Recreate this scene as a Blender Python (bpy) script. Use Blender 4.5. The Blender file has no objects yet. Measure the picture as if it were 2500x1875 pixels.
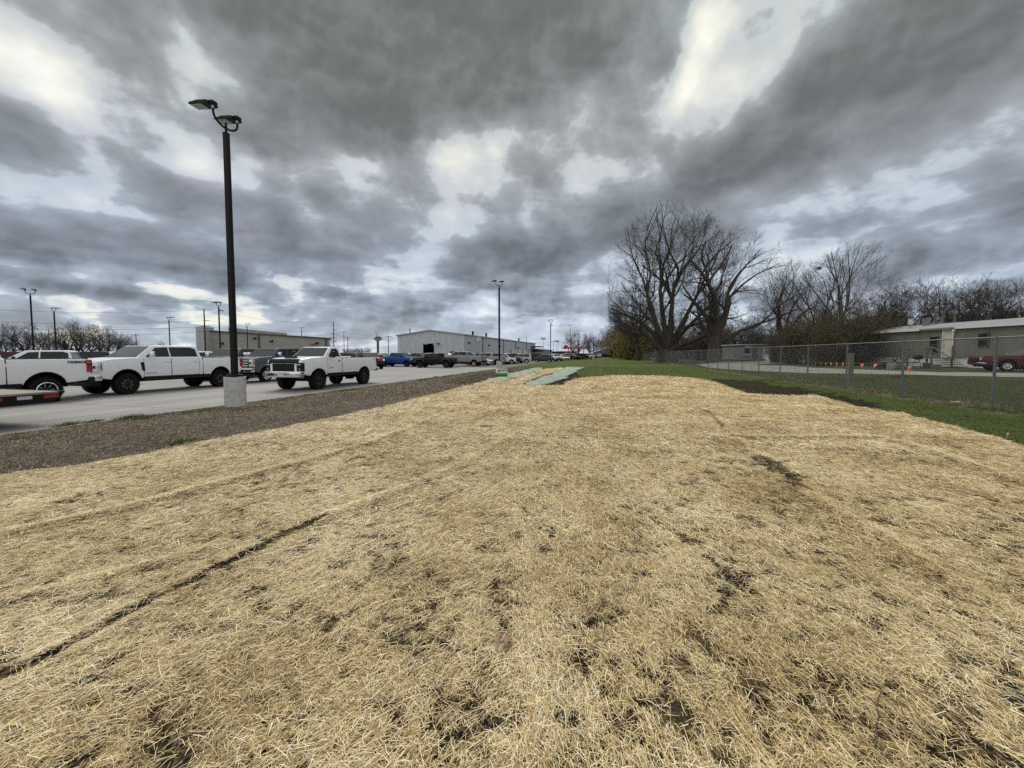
import bpy, bmesh, math, random
import numpy as np
from mathutils import Vector, Matrix
R = math.radians
rnd = random.Random(7)
rng = np.random.default_rng(11)
SC = bpy.context.scene
COL = SC.collection
CAMZ, FPX, PITCH, ROW = 1.5, 940.0, R(2.8), 911.0

# ---------------------------------------------------------------- camera
cd = bpy.data.cameras.new('camera'); cam = bpy.data.objects.new('camera', cd); COL.objects.link(cam)
cd.sensor_width = 36; cd.lens = 36*FPX/2500; cd.shift_y = -(937.5-ROW)/2500
cd.clip_start = 0.05; cd.clip_end = 6000
cam.location = (0, 0, CAMZ); cam.rotation_euler = (R(90)-PITCH, 0, 0)
SC.camera = cam

# ---------------------------------------------------------------- terrain: the land falls to the lot and rises to the homes
SL = 0.24                       # everything runs parallel to the lot edge, X = SL*Y + v
HB = [(-9000, -.2), (-11.6, -.2), (-9.4, 0), (8, .03), (10, .1), (14, .15), (22, .5), (9000, .5)]
def Hv(v):
    for (a, ha), (b, hb) in zip(HB, HB[1:]):
        if v <= b: return ha + (hb-ha)*(v-a)/(b-a)
    return HB[-1][1]
def H(x, y): return Hv(x - SL*y)
def at(px, py, dz=0.0):         # a spot on the land, given as seen in the survey photo
    z = 0.0
    cp, sp = math.cos(PITCH), math.sin(PITCH)
    a = (px-1250)/FPX; b = (ROW-py)/FPX
    d = Vector((a, cp + b*sp, -sp + b*cp))
    for _ in range(12):
        t = (z + dz - CAMZ)/d.z
        z = H(d.x*t, d.y*t)
    return Vector((d.x*t, d.y*t, z))
def atY(px, Y, py=None):        # a point at depth Y
    cp, sp = math.cos(PITCH), math.sin(PITCH)
    a = (px-1250)/FPX; b = (ROW-(py if py is not None else 865))/FPX
    d = Vector((a, cp + b*sp, -sp + b*cp)); t = Y/d.y
    return Vector((d.x*t, Y, CAMZ + d.z*t))

# ---------------------------------------------------------------- objects
def tag(o, label=None, cat=None, group=None, kind=None):
    if label: o['label'] = label
    if cat: o['category'] = cat
    if group: o['group'] = group
    if kind: o['kind'] = kind
    return o
def empty(name, loc=(0,0,0), rz=0.0, **k):
    o = bpy.data.objects.new(name, None); COL.objects.link(o)
    o.location = loc; o.rotation_euler = (0, 0, rz); o.empty_display_size = .2
    return tag(o, **k)
def children(o): return [c for c in ALLCH.get(o.name, [])]
ALLCH = {}
def link(o, parent=None):
    COL.objects.link(o)
    if parent is not None:
        o.parent = parent; ALLCH.setdefault(parent.name, []).append(o)
    return o
def copy_tree(o, parent=None):
    c = o.copy(); link(c, parent)
    for ch in list(ALLCH.get(o.name, [])): copy_tree(ch, c)
    return c
def recolor(o, col):
    for c in [o]+list(ALLCH.get(o.name, [])):
        c.color = (*col, 1)
        for d in ALLCH.get(c.name, []): d.color = (*col, 1)

class MB:
    """collects simple shapes and links them as one mesh object"""
    def __init__(s): s.v = []; s.f = []; s.mi = []; s.cur = 0
    def add(s, vs, fs):
        n = len(s.v); s.v += [tuple(v) for v in vs]
        for f in fs: s.f.append(tuple(i+n for i in f)); s.mi.append(s.cur)
        return s
    def box(s, c, d, rz=0.0, M=None, top=None):
        x, y, z = [q/2 for q in d]; tx, ty = (top if top else (1, 1))
        vs = [Vector((sx*x*(tx if sz > 0 else 1), sy*y*(ty if sz > 0 else 1), sz*z)) for sz in (-1,1) for sy in (-1,1) for sx in (-1,1)]
        T = Matrix.Translation(c) @ Matrix.Rotation(rz, 4, 'Z')
        if M is not None: T = T @ M
        return s.add([T @ v for v in vs], [(0,2,3,1),(4,5,7,6),(0,1,5,4),(2,6,7,3),(0,4,6,2),(1,3,7,5)])
    def tube(s, pts, rad, n=6, caps=True, sq=0.0):
        pts = [Vector(p) for p in pts]; rad = rad if isinstance(rad, (list, tuple)) else [rad]*len(pts)
        vs = []; up = None
        for i, p in enumerate(pts):
            a = pts[max(i-1, 0)]; b = pts[min(i+1, len(pts)-1)]; d = (b-a).normalized()
            if up is None:
                up = Vector((0,0,1)) if abs(d.z) < .9 else Vector((1,0,0))
            u = d.cross(up).normalized(); w = u.cross(d).normalized(); up = w
            for k in range(n):
                t = 2*math.pi*(k+sq)/n
                vs.append(p + (u*math.cos(t) + w*math.sin(t))*rad[i])
        fs = []
        for i in range(len(pts)-1):
            for k in range(n):
                a = i*n+k; b = i*n+(k+1) % n
                fs.append((a, b, b+n, a+n))
        if caps:
            fs.append(tuple(range(n))[::-1]); fs.append(tuple(range((len(pts)-1)*n, len(pts)*n)))
        return s.add(vs, fs)
    def lathe(s, prof, n=24, axis='Z', M=None):
        vs = []; fs = []
        for r, h in prof:
            for k in range(n):
                t = 2*math.pi*k/n; c, q = math.cos(t)*r, math.sin(t)*r
                p = Vector((c, q, h)) if axis == 'Z' else Vector((c, h, q))
                vs.append(M @ p if M is not None else p)
        for i in range(len(prof)-1):
            for k in range(n):
                a = i*n+k; b = i*n+(k+1) % n
                fs.append((a, b, b+n, a+n) if axis == 'Z' else (a, a+n, b+n, b))
        return s.add(vs, fs)
    def prism(s, poly, d, M=None):
        """poly in x,z extruded along y by +-d/2"""
        n = len(poly)
        vs = [Vector((x, -d/2, z)) for x, z in poly] + [Vector((x, d/2, z)) for x, z in poly]
        if M is not None: vs = [M @ v for v in vs]
        fs = [tuple(range(n)), tuple(range(n, 2*n))[::-1]] + [(i, i+n, (i+1) % n+n, (i+1) % n) for i in range(n)]
        return s.add(vs, fs)
    def quad(s, a, b, c, d): return s.add([a, b, c, d], [(0,1,2,3)])
    def build(s, name, mat, parent=None, smooth=None, bevel=0.0, fix=True, **k):
        me = bpy.data.meshes.new(name); me.from_pydata(s.v, [], s.f)
        for m in (mat if isinstance(mat, (list, tuple)) else [mat]): me.materials.append(m)
        if any(s.mi): me.polygons.foreach_set('material_index', s.mi)
        if fix or bevel:
            bm = bmesh.new(); bm.from_mesh(me)
            bmesh.ops.recalc_face_normals(bm, faces=bm.faces)
            if bevel:
                es = [e for e in bm.edges if e.is_manifold and e.calc_face_angle(0) > R(28)]
                bmesh.ops.bevel(bm, geom=es, offset=bevel, segments=2, affect='EDGES', profile=.6, clamp_overlap=True)
            bm.to_mesh(me); bm.free()
        if smooth is not None:
            me.shade_smooth(); me.set_sharp_from_angle(angle=R(smooth))
        o = bpy.data.objects.new(name, me); link(o, parent)
        return tag(o, **k)
def text_mesh(name, s, size, mat, parent, loc, rot, extrude=.002, shear=0.0, squash=1.0, bold=0.0):
    c = bpy.data.curves.new(name, 'FONT'); c.body = s; c.size = size; c.extrude = extrude; c.shear = shear; c.offset = bold
    c.align_x = 'CENTER'; c.align_y = 'CENTER'; c.materials.append(mat); c.resolution_u = 3
    o = bpy.data.objects.new(name, c); o.location = loc; o.rotation_euler = rot; o.scale = (squash, 1, 1)
    dg = bpy.data.meshes.new_from_object(o); dg.name = name; q = bpy.data.objects.new(name, dg)
    q.location = loc; q.rotation_euler = rot; q.scale = (squash, 1, 1); bpy.data.objects.remove(o)
    link(q, parent); return q

# ---------------------------------------------------------------- node helpers
class NT:
    def __init__(s, nt): s.t = nt; s.n = nt.nodes; s.l = nt.links
    def node(s, typ, **k):
        x = s.n.new(typ)
        for a, b in k.items(): setattr(x, a, b)
        return x
    def put(s, sock, v):
        if isinstance(v, bpy.types.NodeSocket): s.l.new(v, sock)
        elif v is not None:
            if hasattr(sock.default_value, '__len__') and not hasattr(v, '__len__'): v = [v]*len(sock.default_value)
            if hasattr(v, '__len__') and len(sock.default_value) == 4 and len(v) == 3: v = (*v, 1)
            sock.default_value = v
    def m(s, op, a, b=None, c=None, clamp=False):
        x = s.node('ShaderNodeMath', operation=op, use_clamp=clamp)
        for i, v in enumerate((a, b, c)):
            if v is not None: s.put(x.inputs[i], v)
        return x.outputs[0]
    def vm(s, op, a, b=None, out=0):
        x = s.node('ShaderNodeVectorMath', operation=op); s.put(x.inputs[0], a)
        if b is not None:
            s.put(x.inputs[3] if op == 'SCALE' else x.inputs[1], b)
        return x.outputs[1] if op in ('LENGTH', 'DOT_PRODUCT', 'DISTANCE') else x.outputs[0]
    def noise(s, vec, scale, detail=4, rough=.55, dist=0.0, lac=2.0, col=False):
        x = s.node('ShaderNodeTexNoise'); s.put(x.inputs['Vector'], vec)
        s.put(x.inputs['Scale'], scale); x.inputs['Detail'].default_value = detail
        x.inputs['Roughness'].default_value = rough; x.inputs['Distortion'].default_value = dist
        x.inputs['Lacunarity'].default_value = lac
        return x.outputs['Color' if col else 'Fac']
    def ramp(s, fac, stops, interp='LINEAR'):
        x = s.node('ShaderNodeValToRGB'); x.color_ramp.interpolation = interp; s.put(x.inputs[0], fac)
        el = x.color_ramp.elements
        while len(el) < len(stops): el.new(.5)
        for e, (p, c) in zip(el, stops):
            e.position = p; e.color = (c, c, c, 1) if not hasattr(c, '__len__') else (*c, 1)
        return x.outputs[0]
    def mr(s, v, a, b, c=0, d=1, smooth=True):
        x = s.node('ShaderNodeMapRange', interpolation_type='SMOOTHSTEP' if smooth else 'LINEAR'); s.put(x.inputs[0], v)
        for i, q in enumerate((a, b, c, d)): s.put(x.inputs[i+1], q)
        return x.outputs[0]
    def mix(s, f, a, b, mode='MIX'):
        x = s.node('ShaderNodeMix', data_type='RGBA', blend_type=mode); s.put(x.inputs[0], f)
        s.put(x.inputs[6], a); s.put(x.inputs[7], b); return x.outputs[2]
    def xyz(s, v):
        x = s.node('ShaderNodeSeparateXYZ'); s.put(x.inputs[0], v); return x.outputs
    def comb(s, a, b, c):
        x = s.node('ShaderNodeCombineXYZ')
        for i, v in enumerate((a, b, c)): s.put(x.inputs[i], v)
        return x.outputs[0]
def material(name):
    m = bpy.data.materials.new(name); m.use_nodes = True; t = NT(m.node_tree)
    b = m.node_tree.nodes['Principled BSDF']
    return m, t, b
def bump(t, b, h, dist, strength=1.0):
    x = t.node('ShaderNodeBump'); x.inputs['Strength'].default_value = strength; x.inputs['Distance'].default_value = dist
    t.put(x.inputs['Height'], h); t.l.new(x.outputs[0], b.inputs['Normal'])
def simple(name, col, rough=.6, metal=0.0, var=.12, scale=6.0, coat=0.0, bmp=0.0, spec=.5, objcol=False):
    m, t, b = material(name)
    co = t.node('ShaderNodeTexCoord').outputs['Object']
    n = t.noise(co, scale, 4, .6)
    base = col if not objcol else t.node('ShaderNodeObjectInfo').outputs['Color']
    k = t.mr(n, .3, .7, 1-var, 1+var)
    t.put(b.inputs['Base Color'], t.mix(1.0, base, k, 'MULTIPLY'))
    b.inputs['Roughness'].default_value = rough; b.inputs['Metallic'].default_value = metal
    b.inputs['Specular IOR Level'].default_value = spec
    if coat: b.inputs['Coat Weight'].default_value = coat; b.inputs['Coat Roughness'].default_value = .04
    if bmp: bump(t, b, n, bmp)
    return m
# ---------------------------------------------------------------- world: broken overcast
SUN_AZ, SUN_EL = R(-28), R(50)             # azimuth from +Y, left of the view
def build_world():
    w = bpy.data.worlds.new('World'); SC.world = w; w.use_nodes = True
    t = NT(w.node_tree); bg = t.n['Background']
    sky = t.node('ShaderNodeTexSky', sky_type='NISHITA', sun_disc=False, sun_elevation=SUN_EL, sun_rotation=SUN_AZ, air_density=1.2)
    D = t.node('ShaderNodeTexCoord').outputs['Generated']
    x, y, z = t.xyz(D)
    zc = t.m('MAXIMUM', z, -0.02)
    az = t.m('ARCTAN2', x, y); el = t.m('ARCSINE', z)
    # a cloud deck seen in perspective
    k = t.m('DIVIDE', 1.0, t.m('ADD', zc, 0.15))
    P = t.comb(t.m('MULTIPLY', x, k), t.m('MULTIPLY', y, k), 0.0)
    AE = t.comb(az, el, 0.0)
    wv = t.vm('SUBTRACT', t.noise(P, .9, 3, .5, col=True), (.5, .5, .5))
    Pw = t.vm('ADD', P, t.vm('SCALE', wv, .40))
    # keep puffs round where the sky is seen near the horizon: a second field in angle space
    wv2 = t.vm('SUBTRACT', t.noise(AE, 4.5, 4, .62, col=True), (.5, .5, .5))
    A2 = t.vm('ADD', t.vm('MULTIPLY', AE, (1.0, 1.45, 1)), t.vm('SCALE', wv2, .07))
    n_deck = t.noise(Pw, 1.5, 8, .58)
    def billow(v):
        x = t.node('ShaderNodeTexVoronoi', feature='SMOOTH_F1', voronoi_dimensions='2D'); t.put(x.inputs['Vector'], v)
        x.inputs['Scale'].default_value = 6.0; x.inputs['Detail'].default_value = 3.2; x.inputs['Roughness'].default_value = .52
        x.inputs['Smoothness'].default_value = .25; x.normalize = True
        return t.m('SUBTRACT', 1.0, x.outputs['Distance'])
    n_puff = t.m('ADD', t.m('MULTIPLY', t.noise(A2, 4.6, 9, .60), .66), t.m('MULTIPLY', billow(A2), BIL))
    A2s = t.vm('ADD', A2, (-.010, .020, 0))
    n_puff2 = t.m('ADD', t.m('MULTIPLY', t.noise(A2s, 4.6, 6, .60), .66), t.m('MULTIPLY', billow(A2s), BIL))
    # where the heavy banks and the bright rifts lie (azimuth, elevation, half sizes, tilt, thickness)
    def d2(px, py):
        a = (px-1250)/FPX; b = (865-py)/FPX
        return math.atan(a), math.atan(b/math.hypot(1, a))
    ctl = None
    for (px, py, sx, sy, rot, amp) in BANKS:
        A, E = d2(px, py); 
        mp = t.node('ShaderNodeMapping', vector_type='TEXTURE')
        t.l.new(AE, mp.inputs['Vector']); c = 1/(1+((px-1250)/FPX)**2)
        mp.inputs['Location'].default_value = (A, E, 0)
        mp.inputs['Rotation'].default_value = (0, 0, R(rot))
        mp.inputs['Scale'].default_value = (sx/FPX*(c**.7), sy/FPX*(c**.5), 1)
        # wobble the outline
        q = t.vm('ADD', mp.outputs[0], t.vm('SCALE', wv2, 1.7))
        l = t.vm('LENGTH', q)
        g = t.m('MULTIPLY', t.m('EXPONENT', t.m('MULTIPLY', t.m('MULTIPLY', l, l), -1.2)), amp*.84)
        ctl = g if ctl is None else t.m('ADD', ctl, g)
    lowm = t.mr(el, .02, .30, 0, 1)
    T = t.m('ADD', t.m('MULTIPLY', t.m('SUBTRACT', n_deck, .5), 1.25), t.m('MULTIPLY', t.m('SUBTRACT', n_puff, .33+BIL*.705), t.mr(lowm, 0, 1, 2.2, 1.5)))
    T = t.m('ADD', T, ctl)
    # emboss: puffs lit from the upper left
    emb = t.m('MULTIPLY', t.m('SUBTRACT', n_puff, n_puff2), t.mr(lowm, 0, 1, 2.7, .65))
    tau = t.m('MAXIMUM', t.m('ADD', T, t.mr(lowm, 0, 1, .09, .10)), 0.0)
    tr = t.m('ADD', t.m('MULTIPLY', t.m('EXPONENT', t.m('MULTIPLY', tau, -2.9)), .76), t.mr(tau, 0, .13, .15, 0))          # light let through
    L = t.m('ADD', t.m('ADD', .10, t.m('MULTIPLY', tr, t.mr(T, -.55, -.02, 1.0, .64, False))), emb, clamp=True)
    cloud = t.ramp(L, [(0, (.120, .127, .132)), (.16, (.168, .178, .186)), (.34, (.300, .317, .335)), (.55, (.46, .486, .515)), (.78, (.62, .66, .70)), (1, (.95, .96, .93))])
    # lower sky is bluer, higher bank bases are neutral to slightly green
    tint = t.ramp(t.mr(el, 0, .75, 0, 1, False), [(0, (.86, .97, 1.14)), (.35, (.92, .99, 1.09)), (.62, (.99, 1.01, .99)), (1, (.985, 1.03, .97))])
    cloud = t.mix(1.0, cloud, tint, 'MULTIPLY')
    cloud = t.mix(t.mr(L, .6, .9, 0, .7), cloud, t.vm('MULTIPLY', cloud, (1.07, 1.0, .93)))
    haze = t.mr(el, 0.0, .15, .52, 0)
    cloud = t.mix(haze, cloud, (.62, .68, .75))
    # warm glow of the low rifts on the left, where the sun side is
    warm = t.m('MULTIPLY', t.mr(el, .02, .30, 1, 0), t.m('MULTIPLY', t.mr(az, -.1, -.7, 0, 1), t.mr(L, .5, .85, 0, 1)))
    cloud = t.mix(warm, cloud, (.98, .96, .84))
    # blue showing through the thinnest places
    bl = t.m('MULTIPLY', t.mr(T, -.75, -1.05, 0, 1), t.mr(el, .04, .12, 0, .75))
    skyc = t.vm('SCALE', sky.outputs[0], .10)
    cloud = t.mix(bl, cloud, t.vm('SCALE', skyc, .8))
    # unseen sky behind and overhead, brightened as added fill for camera-facing sides
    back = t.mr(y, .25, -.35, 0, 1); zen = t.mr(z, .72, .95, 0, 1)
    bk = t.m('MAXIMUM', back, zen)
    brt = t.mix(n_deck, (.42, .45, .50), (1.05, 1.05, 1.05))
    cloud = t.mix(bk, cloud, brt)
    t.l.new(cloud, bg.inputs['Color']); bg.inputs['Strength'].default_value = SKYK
    SC.cycles.max_bounces = 5; SC.cycles.diffuse_bounces = 2; SC.cycles.glossy_bounces = 3; SC.cycles.use_adaptive_sampling = True; SC.cycles.adaptive_threshold = .015; SC.cycles.use_denoising = False
    w.cycles.sampling_method = 'MANUAL'; w.cycles.sample_map_resolution = 512
    sl = bpy.data.lights.new('sun', 'SUN'); so = bpy.data.objects.new('sun', sl); COL.objects.link(so)
    sl.energy = 1.5; sl.angle = R(32); sl.color = (1, .95, .86)
    so.rotation_euler = (R(90)-SUN_EL, 0, math.pi - SUN_AZ)
    d = Vector((math.sin(SUN_AZ)*math.cos(SUN_EL), math.cos(SUN_AZ)*math.cos(SUN_EL), math.sin(SUN_EL)))
    so.rotation_euler = d.to_track_quat('Z', 'Y').to_euler(); so.location = d*60
EXPO = .78; BIL = .62
SKYK = 1/2**EXPO
SC.view_settings.view_transform = 'Standard'; SC.view_settings.look = 'None'
SC.view_settings.exposure = EXPO; SC.view_settings.gamma = 1
BANKS = [  # px, py, half width, half height, tilt deg, thickness (+ dark, - bright)
 (950, 60, 620, 150, 4, .62), (620, 20, 420, 90, 20, .28), (760, 300, 330, 95, 12, .40), (1000, 300, 110, 110, 0, .36), (1300, 100, 260, 120, -10, .32), (900, 190, 330, 80, -8, .14),
 (1560, 90, 110, 150, -60, .16), (500, 170, 140, 70, -40, -.28), (640, 220, 90, 50, -30, -.16),
 (70, 130, 190, 110, -20, -.66), (150, 250, 200, 70, -40, -.36), (30, 40, 300, 60, -12, .10),
 (1700, 120, 170, 55, 70, -.55), (1640, 260, 130, 40, 60, -.36), (1900, 40, 220, 60, 20, -.06),
 (2080, 230, 460, 120, 22, .58), (1860, 310, 300, 60, 12, .30), (2420, 90, 260, 120, 20, .26), (1950, 160, 300, 60, 30, .10),
 (430, 395, 380, 30, -10, -.26), (700, 425, 330, 32, -5, -.24), (900, 425, 110, 36, 0, -.34), (1150, 450, 130, 40, 0, -.16), (1080, 350, 60, 120, 20, -.16), (1250, 300, 150, 120, 0, .02),
 (300, 350, 330, 60, -24, .24), (150, 600, 430, 75, -6, .42), (430, 620, 330, 60, -10, .30), (90, 450, 130, 50, -20, -.14), (640, 560, 200, 50, -18, .18),
 (1330, 640, 230, 65, 8, .42), (1480, 560, 260, 80, 14, .26), (1150, 610, 100, 60, 0, .20), (1950, 600, 260, 40, 14, .22), (2300, 600, 420, 60, 6, .42), (2250, 430, 420, 40, 12, -.12), (2150, 350, 160, 60, 30, .14),
 (1920, 660, 230, 40, 6, -.44), (2330, 680, 320, 24, 5, -.40), (1300, 790, 300, 50, 0, -.12), (1700, 470, 300, 40, 14, .12), (1950, 500, 260, 26, 14, -.12),
 (300, 690, 380, 22, -4, -.36), (230, 745, 300, 18, -4, -.26), (250, 790, 400, 18, 0, .22), (250, 718, 400, 12, 0, .25), (700, 680, 260, 18, -4, -.26), (620, 800, 240, 45, 0, .16), (900, 760, 240, 36, 0, .14),
 (860, 520, 120, 60, -30, .14), (820, 470, 60, 24, 0, -.12),
]
build_world()
# ---------------------------------------------------------------- numpy terrain and noise
def Hn(x, y):
    v = np.asarray(x) - SL*np.asarray(y)
    return np.interp(v, [a for a, _ in HB], [b for _, b in HB])
def vnoise(x, y, s, seed=0):
    x = np.asarray(x)*s + 1000.5; y = np.asarray(y)*s + 1000.5
    xi = np.floor(x).astype(np.int64); yi = np.floor(y).astype(np.int64)
    fx = x-xi; fy = y-yi; fx = fx*fx*(3-2*fx); fy = fy*fy*(3-2*fy)
    def h(a, b):
        n = (a*374761393 + b*668265263 + seed*974634777) & 0xffffffff
        n = ((n ^ (n >> 13))*1274126177) & 0xffffffff
        return ((n ^ (n >> 16)) & 0xffff)/65535.0
    return (h(xi, yi)*(1-fx)+h(xi+1, yi)*fx)*(1-fy) + (h(xi, yi+1)*(1-fx)+h(xi+1, yi+1)*fx)*fy
def fbm(x, y, s, o=4, seed=0):
    t = 0; a = .5; w = 0
    for i in range(o): t = t + a*vnoise(x, y, s*2**i, seed+i*7); w += a; a *= .5
    return t/w
def inpoly(px, py, poly):
    px = np.asarray(px); ins = np.zeros(px.shape, bool); n = len(poly)
    for i in range(n):
        x1, y1 = poly[i]; x2, y2 = poly[(i+1) % n]
        c = ((y1 > py) != (y2 > py)) & (px < (x2-x1)*(py-y1)/((y2-y1) or 1e-9) + x1)
        ins ^= c
    return ins
def polydist(px, py, pl):
    """distance to a polyline and position along it"""
    best = np.full(np.shape(px), 1e9); pos = np.zeros(np.shape(px)); acc = 0
    for (x1, y1), (x2, y2) in zip(pl, pl[1:]):
        dx, dy = x2-x1, y2-y1; L = dx*dx+dy*dy
        t = np.clip(((px-x1)*dx+(py-y1)*dy)/L, 0, 1)
        d = np.hypot(px-x1-t*dx, py-y1-t*dy); k = d < best
        best = np.where(k, d, best); pos = np.where(k, acc+t*math.sqrt(L), pos); acc += math.sqrt(L)
    return best, pos
def mesh_np(name, v, f, mat, parent=None, **k):
    """v (n,3) and f (m,4) or (m,3) arrays"""
    me = bpy.data.meshes.new(name); m, q = f.shape
    me.vertices.add(len(v)); me.vertices.foreach_set('co', np.ascontiguousarray(v, np.float32).ravel())
    me.loops.add(m*q); me.loops.foreach_set('vertex_index', np.ascontiguousarray(f, np.int32).ravel())
    me.polygons.add(m); me.polygons.foreach_set('loop_start', np.arange(0, m*q, q, dtype=np.int32))
    me.materials.append(mat); me.update(calc_edges=True); me.validate()
    o = bpy.data.objects.new(name, me); link(o, parent); return tag(o, **k)
P2 = 2500/2212
def gl(pts, s=1.0):          # a ground outline
    return [tuple(at(x*s, y*s)[:2]) for x, y in pts]
def rough(poly, step, amp, seed=0):
    out = []; r = random.Random(seed); n = len(poly)
    for i in range(n):
        a = Vector(poly[i]); b = Vector(poly[(i+1) % n]); L = (b-a).length; k = max(1, min(200, int(L/step)))
        nrm = Vector((-(b-a).y, (b-a).x)).normalized() if L > 0 else Vector((0, 0))
        for j in range(k):
            p = a.lerp(b, j/k)
            if j: p = p + nrm*r.uniform(-amp, amp)
            out.append((p.x, p.y))
    return out
def sheet(name, poly, off, mat, **k):
    bm = bmesh.new(); vs = [bm.verts.new((x, y, 0)) for x, y in poly]; bm.faces.new(vs)
    bmesh.ops.triangulate(bm, faces=bm.faces[:])
    for v, _ in HB[1:-1]:
        bmesh.ops.bisect_plane(bm, geom=bm.verts[:]+bm.edges[:]+bm.faces[:], plane_co=(v, 0, 0), plane_no=Vector((1, -SL, 0)).normalized(), dist=1e-5)
    for v in bm.verts: v.co.z = H(v.co.x, v.co.y) + off
    bmesh.ops.recalc_face_normals(bm, faces=bm.faces)
    if bm.faces and sum(f.normal.z for f in bm.faces) < 0: bmesh.ops.reverse_faces(bm, faces=bm.faces[:])
    me = bpy.data.meshes.new(name); bm.to_mesh(me); bm.free(); me.materials.append(mat)
    o = bpy.data.objects.new(name, me); link(o); return tag(o, **k)
def vy(v, y): return (SL*y+v, y)

# ---------------------------------------------------------------- ground materials
def mat_lawn():
    m, t, b = material('lawn'); co = t.node('ShaderNodeTexCoord').outputs['Object']
    mp = t.node('ShaderNodeMapping'); t.l.new(co, mp.inputs[0]); mp.inputs['Rotation'].default_value = (0, 0, math.atan(SL))
    u = mp.outputs[0]
    n1 = t.noise(co, .35, 5, .6); n2 = t.noise(co, 9, 6, .7); n3 = t.noise(co, 60, 3, .7)
    wob = t.vm('ADD', u, t.vm('SCALE', t.noise(co, .25, 2, .5, col=True), .8))
    w = t.node('ShaderNodeTexWave'); t.l.new(wob, w.inputs[0]); w.inputs['Scale'].default_value = .16; w.inputs['Distortion'].default_value = 1.2; w.inputs['Detail'].default_value = 3
    c = t.ramp(t.m('ADD', t.m('MULTIPLY', n2, .6), t.m('MULTIPLY', n3, .4)), [(.30, (.028, .044, .009)), (.5, (.070, .100, .020)), (.62, (.115, .145, .038)), (.75, (.17, .165, .07))])
    c = t.mix(t.mr(n1, .35, .65, 0, .45), c, (.105, .110, .045))
    c = t.mix(t.m('MULTIPLY', w.outputs['Fac'], .28), c, (.046, .076, .010))
    # rougher, duller turf round the homes beyond the fence
    v = t.m('SUBTRACT', t.xyz(co)[0], t.m('MULTIPLY', t.xyz(co)[1], SL))
    far = t.mr(v, 9.3, 10.3, 0, 1)
    dull = t.ramp(n2, [(.3, (.030, .036, .016)), (.5, (.048, .060, .024)), (.7, (.085, .085, .045))])
    c = t.mix(far, c, dull)
    # thatch and dry litter along the fence foot
    foot = t.m('MULTIPLY', t.mr(t.m('ABSOLUTE', t.m('SUBTRACT', v, 9.9)), .15, .75, 1, 0), t.mr(t.noise(co, 2.2, 4, .6), .42, .6, 0, 1))
    c = t.mix(foot, c, (.20, .165, .11))
    t.put(b.inputs['Base Color'], c); b.inputs['Roughness'].default_value = .95; b.inputs['Specular IOR Level'].default_value = .15
    bump(t, b, t.m('ADD', n2, n3), .05, .9); return m
def mat_dirt():
    m, t, b = material('dry_dirt'); co = t.node('ShaderNodeTexCoord').outputs['Object']
    st = t.vm('MULTIPLY', co, (1, .8, 1)); n1 = t.noise(st, 5, 8, .68, .6); n2 = t.noise(st, 30, 6, .75, .4); n0 = t.noise(co, .45, 4, .6); ng = t.noise(t.vm('ADD', co, (9, 3, 0)), .33, 5, .62)
    c = t.ramp(t.m('ADD', t.m('MULTIPLY', n1, .5), t.m('MULTIPLY', n2, .5)), [(.34, (.020, .017, .013)), (.44, (.085, .070, .053)), (.52, (.19, .157, .118)), (.60, (.31, .262, .195)), (.70, (.48, .41, .31))])
    c = t.mix(t.mr(n0, .40, .62, 0, .65), c, (.075, .060, .045))
    v = t.m('SUBTRACT', t.xyz(co)[0], t.m('MULTIPLY', t.xyz(co)[1], SL)); yy = t.xyz(co)[1]
    gr = t.m('ADD', t.mr(yy, 12, 44, -.02, .17, False), t.mr(t.m('ABSOLUTE', t.m('ADD', v, 12.3)), 0, .7, .03, 0))
    g = t.mr(t.m('ADD', t.m('ADD', ng, gr), t.m('MULTIPLY', t.m('SUBTRACT', n2, .5), .35)), .58, .68, 0, .85)
    c = t.mix(g, c, t.ramp(n2, [(.35, (.035, .05, .012)), (.6, (.095, .11, .034))]))
    t.put(b.inputs['Base Color'], c); b.inputs['Roughness'].default_value = 1; b.inputs['Specular IOR Level'].default_value = .1
    bump(t, b, t.m('ADD', n1, t.m('MULTIPLY', n2, .6)), .09, 1); return m
def mat_soil():
    m, t, b = material('dark_soil'); co = t.node('ShaderNodeTexCoord').outputs['Object']
    n = t.noise(co, 9, 8, .75); n2 = t.noise(co, 1.6, 4, .6)
    c = t.ramp(n, [(.34, (.009, .008, .007)), (.50, (.030, .026, .021)), (.58, (.065, .055, .042)), (.68, (.15, .125, .09))])
    c = t.mix(t.mr(n2, .5, .68, 0, .6), c, (.055, .065, .024))
    t.put(b.inputs['Base Color'], c); b.inputs['Roughness'].default_value = 1; b.inputs['Specular IOR Level'].default_value = .05
    bump(t, b, n, .12, 1); return m
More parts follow.
